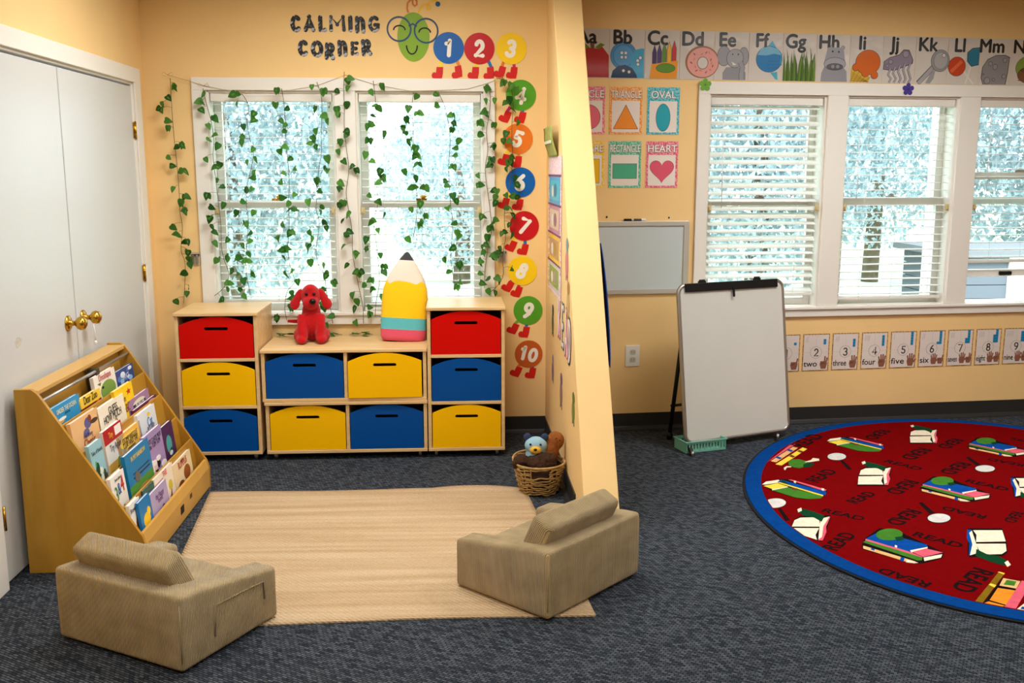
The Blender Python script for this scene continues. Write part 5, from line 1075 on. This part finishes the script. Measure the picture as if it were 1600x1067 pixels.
for i, wd_ in enumerate(WORDS):
    d = i+1; sc_ = n2s+npch*(i-1)+0.079; px_ = 1276+(1546-1276)*(i-1)/6; zt = WR(px_, 521.5-0.0295*(px_-1276))[1]
    zc = zt-0.113; w, h = 0.168, 0.226
    t = card_base('number_card', 'small card with the number %d and the word %s' % (d, wd_), 'number card', on_right(sc_, zc, 0.001), w, h, None, 'number cards below the right windows', EDG)
    A = Art(t); A.poly(rect(-w/2+.006, w/2-.006, -h/2+.006, h/2-.006), (222, 212, 206)).line([(-w/2+.008, .0), (w/2-.008, .0)], .0012, (196, 186, 182)).line([(0, -h/2+.008), (0, h/2-.008)], .0012, (196, 186, 182)); A.out(0, .0, .036, (222, 212, 206), o=.0012); A.done('panel', 0.0)
    A = Art(t); A.k = 8; strokes(A.m, str(d), -.017, .021, -.027, .027, 0.0068, 0.001, 0.0024, A.col((40, 34, 34))); A.done('numeral', 0.0)
    A = Art(t); A.k = 8; g = text(wd_, 1.0, 0.0003, 0.008); ws = max(p.x for p in g[0])-min(p.x for p in g[0]); fw_ = min(.085 if d < 6 else .060, .030*len(wd_))
    A.tx(wd_, 0.050, -.074+fw_/2, -.070, (40, 34, 34), 0.008, 0, fw_/ws/0.050); A.done('word', 0.0)
    A = Art(t); A.k = 8; bl = 0.0165
    cells = [(0, k) for k in range(min(d, 5))]+[(-1, k) for k in range(max(0, d-5))]
    for cx_, k in cells: A.poly(rect(.046+cx_*bl, .046+cx_*bl+bl-.0006, .028+k*bl-(0 if d > 2 else -.02), .028+(k+1)*bl-.0006-(0 if d > 2 else -.02)), (26, 128, 176))
    A.done('counting_blocks', 0.0)
    A = Art(t); A.k = 8
    if d <= 5: hand(A, .052, -.066, 1.0, d)
    else: hand(A, .018, -.066, .86, 5); hand(A, .06, -.066, .80, d-5)
    A.done('hand', 0.0)
    if d >= 1:
        A = Art(t); A.k = 8
        for k in range(d if d < 5 else d-4): A.line([(-.064+k*.009, .062), (-.060+k*.009, .096)], .002, (186, 178, 174))
        A.done('tally_marks', 0.0)
# flower cut-outs
for (px_, py_, c, lb, z_) in ((1100, 133, (112, 170, 60), 'green paper flower on the top left corner of the right window trim', 0.0205), (1416, 140, (70, 58, 140), 'purple paper flower on the window trim under the jellyfish card', 0.0205)):
    s_, zc = WR(px_, py_); pts = [(0.036*(0.55+0.45*abs(cos(2.5*a))**0.6)*cos(a+0.3), 0.036*(0.55+0.45*abs(cos(2.5*a))**0.6)*sin(a+0.3)) for a in [2*pi*i/80 for i in range(80)]]
    o = MB().prism(pts, 0, 0.0012).build('paper_flower', flat(c, 0.6), M=on_right(s_, zc, z_)); tag(o, lb, 'paper flower', 'paper flowers on the window trim')
    MB().prism(circ(0, 0, 0.007, 16), 0.0012, 0.0018).build('centre', flat(tuple(int(v*.8) for v in c), 0.6), o)

# ------------------------------------------------------------------ posters and stickers on the partition
def lp(px_, py_): p = L(px_, py_, PX); return p.y, p.z
t = thing('pocket_chart', 'pink glitter pocket chart of small cards on the side of the slanted partition', 'pocket chart', M=on_part(-0.47, 1.225, 0.002))
w, h = 0.60, 0.70                # local u runs towards the camera
MB().prism(rect(-w/2, w/2, -h/2, h/2), 0, 0.002).build('backing', mat_spots('pink_glitter', (226, 180, 190), (246, 226, 228), 120, 0.5), t)
m = MB()
for x in (-w/2, w/2-0.03): m.box(x, x+0.03, -h/2, h/2-0.10, 0.002, 0.003)
m.build('spotted_border', mat_spots('red_spots', (240, 226, 220), (170, 60, 70), 60, 0.56), t)
for k, (c1, c2_) in enumerate((((90, 160, 206), (60, 190, 210)), ((196, 140, 160), (220, 200, 170)), ((240, 190, 60), (190, 150, 110)), ((206, 200, 190), (130, 160, 60)))):
    y1 = h/2-0.10-k*0.148; o = MB().prism(rect(-w/2+0.05, w/2-0.05, y1-0.138, y1), 0.002, 0.004).build('picture_card', flat(c1, 0.5), t)
    A = Art(o); A.k = 26; A.poly(rect(-w/2+.09, w/2-.09, y1-.118, y1-.02), c2_).el(.05, y1-.07, .07, tuple(int(v*.75) for v in c1), .035).el(-.08, y1-.075, .05, (230, 226, 220), .03); A.done('picture', 0.0)
for k in range(4): MB().line2([(-w/2, h/2-0.095-k*0.148), (w/2, h/2-0.095-k*0.148)], 0.01, 0.004, 0.005).build('pocket_edge', flat((120, 60, 90), 0.5), t)
# curled banner above
m = MB(); vs = []; fs = []; n = 12; bw = 0.46
for i in range(n+1):
    k = i/n; z = 1.575+0.15*k; off = 0.006+0.035*sin(k*pi*0.9)**2*0.5+0.025*k**3
    for j in range(5): vs.append((PX-off-0.004*j/4, -0.16-bw*j/4, z))
for i in range(n):
    for j in range(4): fs.append((i*5+j, i*5+j+1, (i+1)*5+j+1, (i+1)*5+j))
m.add(vs, fs, 0, True); o = m.build('curled_banner', mat_spots('olive_banner', (150, 156, 70), (176, 180, 100), 30, 0.5), None); o.modifiers.new('thickness', 'SOLIDIFY').thickness = 0.002
tag(o, 'olive green curled paper banner above the pocket chart', 'banner')
MB().box(PX-0.034, PX-0.032, -0.55, -0.2, 1.64, 1.655).build('banner_text', flat((220, 220, 190), 0.6), o)
for k, ch in enumerate('READ'):
    ys = (-0.70, -0.86, -1.00, -1.13)[k]; hh = (0.26, 0.25, 0.25, 0.24)[k]; zc = (0.80, 0.765, 0.755, 0.735)[k]
    m = MB(); strokes(m, ch, -0.065, 0.065, -hh/2, hh/2, 0.046, 0, 0.001); o = m.build('wall_letter', flat(((206, 90, 120), (60, 100, 90), (206, 90, 120), (50, 70, 60))[k], 0.5), M=on_part(ys, zc, 0.0022))
    m = MB(); strokes(m, ch, -0.065+.006, 0.065-.006, -hh/2+.006, hh/2-.006, 0.030, 0.001, 0.0018); m.build('letter_face', flat((238, 220, 220), 0.5), o)
    tag(o, '%s outlined letter %s, %s in READ on the partition' % (('pink', 'green', 'rose', 'dark green')[k], ch, ordn[k]), 'letter', 'READ letters on the partition')
def critter(px_, py_, w, h, c, c2_, lb):
    y, z = lp(px_, py_); t = thing('wall_sticker', lb, 'sticker', M=on_part(y, z, 0.001), group='small animal stickers on the partition')
    MB().prism(circ(0, -h*.1, w*.4, 18, h*.34), 0, 0.0008).build('body', flat(c, 0.5), t)
    MB().prism(circ(w*.05, h*.32, w*.3, 16, h*.18), 0, 0.0011).build('head', flat(c2_, 0.5), t)
    for x in (-.25, .2): MB().prism(rect(w*x, w*(x+.12), -h*.5, -h*.35), 0, 0.0008).build('foot', flat(tuple(int(v*.7) for v in c), 0.5), t)
critter(886, 405, 0.13, 0.20, (206, 120, 120), (130, 150, 150), 'pink and grey animal sticker right of the pocket chart')
critter(888, 470, 0.13, 0.18, (200, 170, 110), (180, 120, 60), 'tan animal sticker above the letter D on the partition')
critter(864, 500, 0.12, 0.17, (96, 96, 60), (60, 60, 60), 'dark little animal sticker left of the READ letters')
critter(864, 575, 0.12, 0.15, (120, 100, 130), (150, 130, 150), 'purple animal sticker below the dark one on the partition')
critter(877, 610, 0.13, 0.18, (150, 120, 110), (110, 90, 120), 'brown and violet animal sticker under the READ letters')
critter(896, 638, 0.12, 0.15, (120, 136, 60), (96, 116, 50), 'olive green animal sticker near the slanted edge')

# ------------------------------------------------------------------ ivy garlands
def garland(pts, label, n_leaf, seed, y=-0.03, end=None):
    rn = random.Random(seed); P3 = []
    for p in pts:
        g = W(p[0], p[1], y); P3.append(Vector((g.x, y+(p[2] if len(p) > 2 else 0), g.z)))
    if end: P3 += [Vector(e) for e in end]
    path = []; 
    for i in range(len(P3)-1):
        for k in range(6):
            u = k/6; q0 = P3[max(i-1, 0)]; q1 = P3[i]; q2 = P3[i+1]; q3 = P3[min(i+2, len(P3)-1)]
            path.append(0.5*((2*q1)+(q2-q0)*u+(2*q0-5*q1+4*q2-q3)*u*u+(3*q1-q0-3*q2+q3)*u**3))
    path.append(P3[-1]); base = path[0]; rel = [p-base for p in path]
    t = thing('ivy_garland', label, 'garland', base, 0, 'artificial ivy strands round the left windows')
    m = MB(); m.tube(rel, 0.0016, 5); LM = MB()
    tot = [0.0]
    for i in range(1, len(rel)): tot.append(tot[-1]+(rel[i]-rel[i-1]).length)
    def at(s):
        for i in range(1, len(rel)):
            if tot[i] >= s: return rel[i-1]+(rel[i]-rel[i-1])*((s-tot[i-1])/max(1e-6, tot[i]-tot[i-1]))
        return rel[-1]
    s = 0.01; k = 0
    while k < n_leaf:
        s = tot[-1]*(k+rn.uniform(0.1, 0.9))/n_leaf; a = at(s); side = rn.choice((-1, 1)); ln = rn.uniform(0.012, 0.05)
        tip = a+Vector((side*ln, rn.uniform(-0.03, 0.004), rn.uniform(-0.02, 0.014)))
        lo = -base.y-0.008
        if tip.y > lo: tip.y = lo
        m.tube([a, (a+tip)/2+Vector((0, -0.004, 0.006)), tip], 0.0009, 4)
        for rep in range(1 if rn.random() < 0.62 else 2):
            sz = rn.uniform(0.031, 0.046); rz = rn.uniform(-0.9, 0.9)+(side*0.6 if rep == 0 else -side*0.5)
            yaw = rn.gauss(0, 0.55) if rn.random() < 0.75 else rn.uniform(-1.4, 1.4); pit = rn.gauss(-0.15, 0.35)
            Mx = Matrix.Translation(tip+Vector((0, -0.006-0.008*rep, 0))) @ Matrix.Rotation(yaw, 4, 'Z') @ Matrix.Rotation(pit, 4, 'X') @ Matrix.Rotation(rz, 4, 'Y') @ Matrix.Scale(sz, 4)
            # heart leaf in the x-z plane hanging from its base, folded along the midrib
            out = [(0.0, 0.02), (0.16, 0.13), (0.34, 0.10), (0.45, -0.08), (0.44, -0.30), (0.33, -0.55), (0.16, -0.80), (0.0, -1.0)]
            rib = [(0.0, v[1]*0.98-0.02) for v in out]
            fd = rn.uniform(0.15, 0.5)
            for sg in (1, -1):
                vs = [(sg*x, -fd*x+0.12*z*z-0.05, z) for x, z in out]+[(0, 0.12*z*z-0.05, z) for x, z in rib[1:-1]]
                n_ = len(out)
                f = [(0, 1, n_)]+[(i, i+1, n_+i, n_+i-1) for i in range(1, n_-2)]+[(n_-2, n_-1, 2*n_-3)]
                LM.add(vs, f, 0, True, Mx)
            if rn.random() < 0.6: LM.add([(0.012, -0.055+0.001, -0.02), (-0.012, -0.056, -0.02), (0, -0.01, -0.6), (0.10, -0.10, -0.28), (-0.10, -0.10, -0.28)], [(0, 3, 2), (1, 2, 4)], 1, True, Mx)
        k += 1
    m.build('vine', STEM, t); LM.build('leaves', [LEAF, LEAFV], t)
    return t
G_ = [
 ([(266, 122), (268, 160), (270, 190), (273, 225), (277, 262), (280, 300), (281, 330), (285, 355), (283, 390), (289, 410), (289, 440), (287, 474)], 'ivy strand hanging on the peach wall left of the windows', 25),
 ([(317, 138), (322, 160), (330, 190), (334, 220), (333, 245), (337, 280), (341, 315), (345, 350), (346, 385), (350, 405), (358, 430), (349, 450), (335, 462)], 'ivy strand over the left edge of the left window', 28),
 ([(378, 146), (388, 165), (386, 190), (390, 215), (396, 240), (392, 265), (386, 290), (385, 320), (388, 345), (386, 380), (384, 410), (387, 440), (392, 462)], 'ivy strand second across the left window', 28),
 ([(440, 138), (444, 165), (446, 195), (447, 225), (450, 255), (452, 285), (451, 320), (452, 350), (450, 385), (453, 415), (460, 440), (449, 455), (445, 480), (448, 500)], 'ivy strand in the middle of the left window, ending by the red plush', 30),
 ([(495, 128), (502, 150), (503, 180), (502, 210), (502, 240), (498, 265), (497, 295), (494, 325), (499, 350), (494, 390), (498, 415), (507, 430), (510, 455), (516, 480), (520, 505)], 'ivy strand before the window mullion, trailing to the right of the red plush', 36),
 ([(538, 112), (537, 140), (538, 170), (538, 200), (541, 230), (545, 265), (541, 300), (545, 330), (550, 360), (551, 395), (556, 425), (562, 455), (567, 480), (568, 505)], 'ivy strand hanging down the white mullion between the left windows', 32),
 ([(583, 126), (586, 150), (588, 185), (586, 215), (586, 250), (588, 285), (590, 320), (584, 345), (588, 380), (591, 410), (593, 440), (588, 470), (586, 495)], 'ivy strand over the left edge of the window with the pencil cushion', 27),
 ([(646, 144), (644, 165), (645, 195), (646, 230), (645, 260), (650, 290), (652, 320), (650, 345), (646, 370)], 'ivy strand hanging above the tip of the pencil cushion', 20),
 ([(684, 142), (694, 165), (702, 200), (703, 230), (701, 260), (702, 290), (704, 320), (707, 345), (706, 375), (704, 400), (708, 430), (711, 455)], 'ivy strand over the right part of the window, right of the pencil cushion', 23),
 ([(762, 130), (766, 150), (764, 180), (760, 205), (762, 235), (758, 265), (762, 300), (766, 330), (768, 360), (762, 390), (758, 420), (757, 450)], 'ivy strand on the right window trim next to the stickers', 27),
 ([(775, 122), (795, 130), (802, 160), (800, 190), (800, 220), (801, 250), (797, 285), (790, 315), (788, 345), (790, 370), (785, 400), (786, 430), (774, 450), (762, 458)], 'ivy strand hanging across the number stickers four to eight', 30)]
for i, (pts, lb, n) in enumerate(G_): garland(pts, lb, n, 11+i)
def spray(px_, py_, label, seed, n=5):
    c_ = F(px_, py_, V1+0.004); rn = random.Random(seed)
    pts = [c_, c_+Vector((0.05, 0.01, 0.01)), c_+Vector((0.1, 0.03, 0.012))]
    t = thing('ivy_sprig', label, 'ivy sprig', c_, rn.uniform(-0.4, 0.4), 'loose ivy on the low cubby unit')
    m = MB(); m.tube([(0, 0, 0.004), (0.05, 0.01, 0.012), (0.1, 0.0, 0.006)], 0.0015, 5); m.build('vine', STEM, t); LM = MB()
    for k in range(n):
        Mx = Matrix.Translation((0.022*k, rn.uniform(-0.02, 0.02), 0.016)) @ Euler((radians(80)+rn.uniform(-.3, .3), 0, rn.uniform(-2, 2))).to_matrix().to_4x4() @ Matrix.Scale(0.048, 4)
        out = [(0.0, 0.02), (0.16, 0.13), (0.34, 0.10), (0.45, -0.08), (0.44, -0.30), (0.33, -0.55), (0.16, -0.80), (0.0, -1.0)]
        LM.add([(x, -0.2*x, z) for x, z in out]+[(-x, -0.2*x, z) for x, z in out[1:-1]], [(0, 1, 2, 3, 4, 5, 6, 7), (0, 7, 13, 12, 11, 10, 9, 8)], 0, True, Mx)
    LM.build('leaves', LEAF, t)
spray(436, 526, 'loose ivy sprig lying on the low unit left of the red plush', 2, 4); spray(508, 524, 'loose ivy sprig lying on the low unit right of the red plush', 3, 3); spray(553, 523, 'loose ivy sprig on the low unit left of the pencil cushion', 4, 5)
tw = [W(*p, -0.022) for p in ((262, 117), (300, 128), (318, 134), (350, 140), (380, 145), (440, 143), (495, 134), (540, 117), (560, 124), (585, 132), (640, 142), (690, 141), (730, 139), (762, 130), (790, 118))]
o = MB().tube(tw, 0.0012, 5).build('twine', mat('jute_twine', (196, 164, 116), 0.9)); tag(o, 'thin twine strung over the left window trim carrying the ivy', 'twine')
for (px_, py_) in ((318, 134), (380, 145), (262, 117)):
    c_ = W(px_, py_, -0.024); m = MB()
    for s in (-1, 1): m.tube([c_, c_+Vector((s*0.022, -0.004, 0.014)), c_+Vector((s*0.03, -0.004, 0.0)), c_+Vector((s*0.012, -0.003, -0.006))], 0.001, 4)
    m.build('bow', _mc['jute_twine'], o)
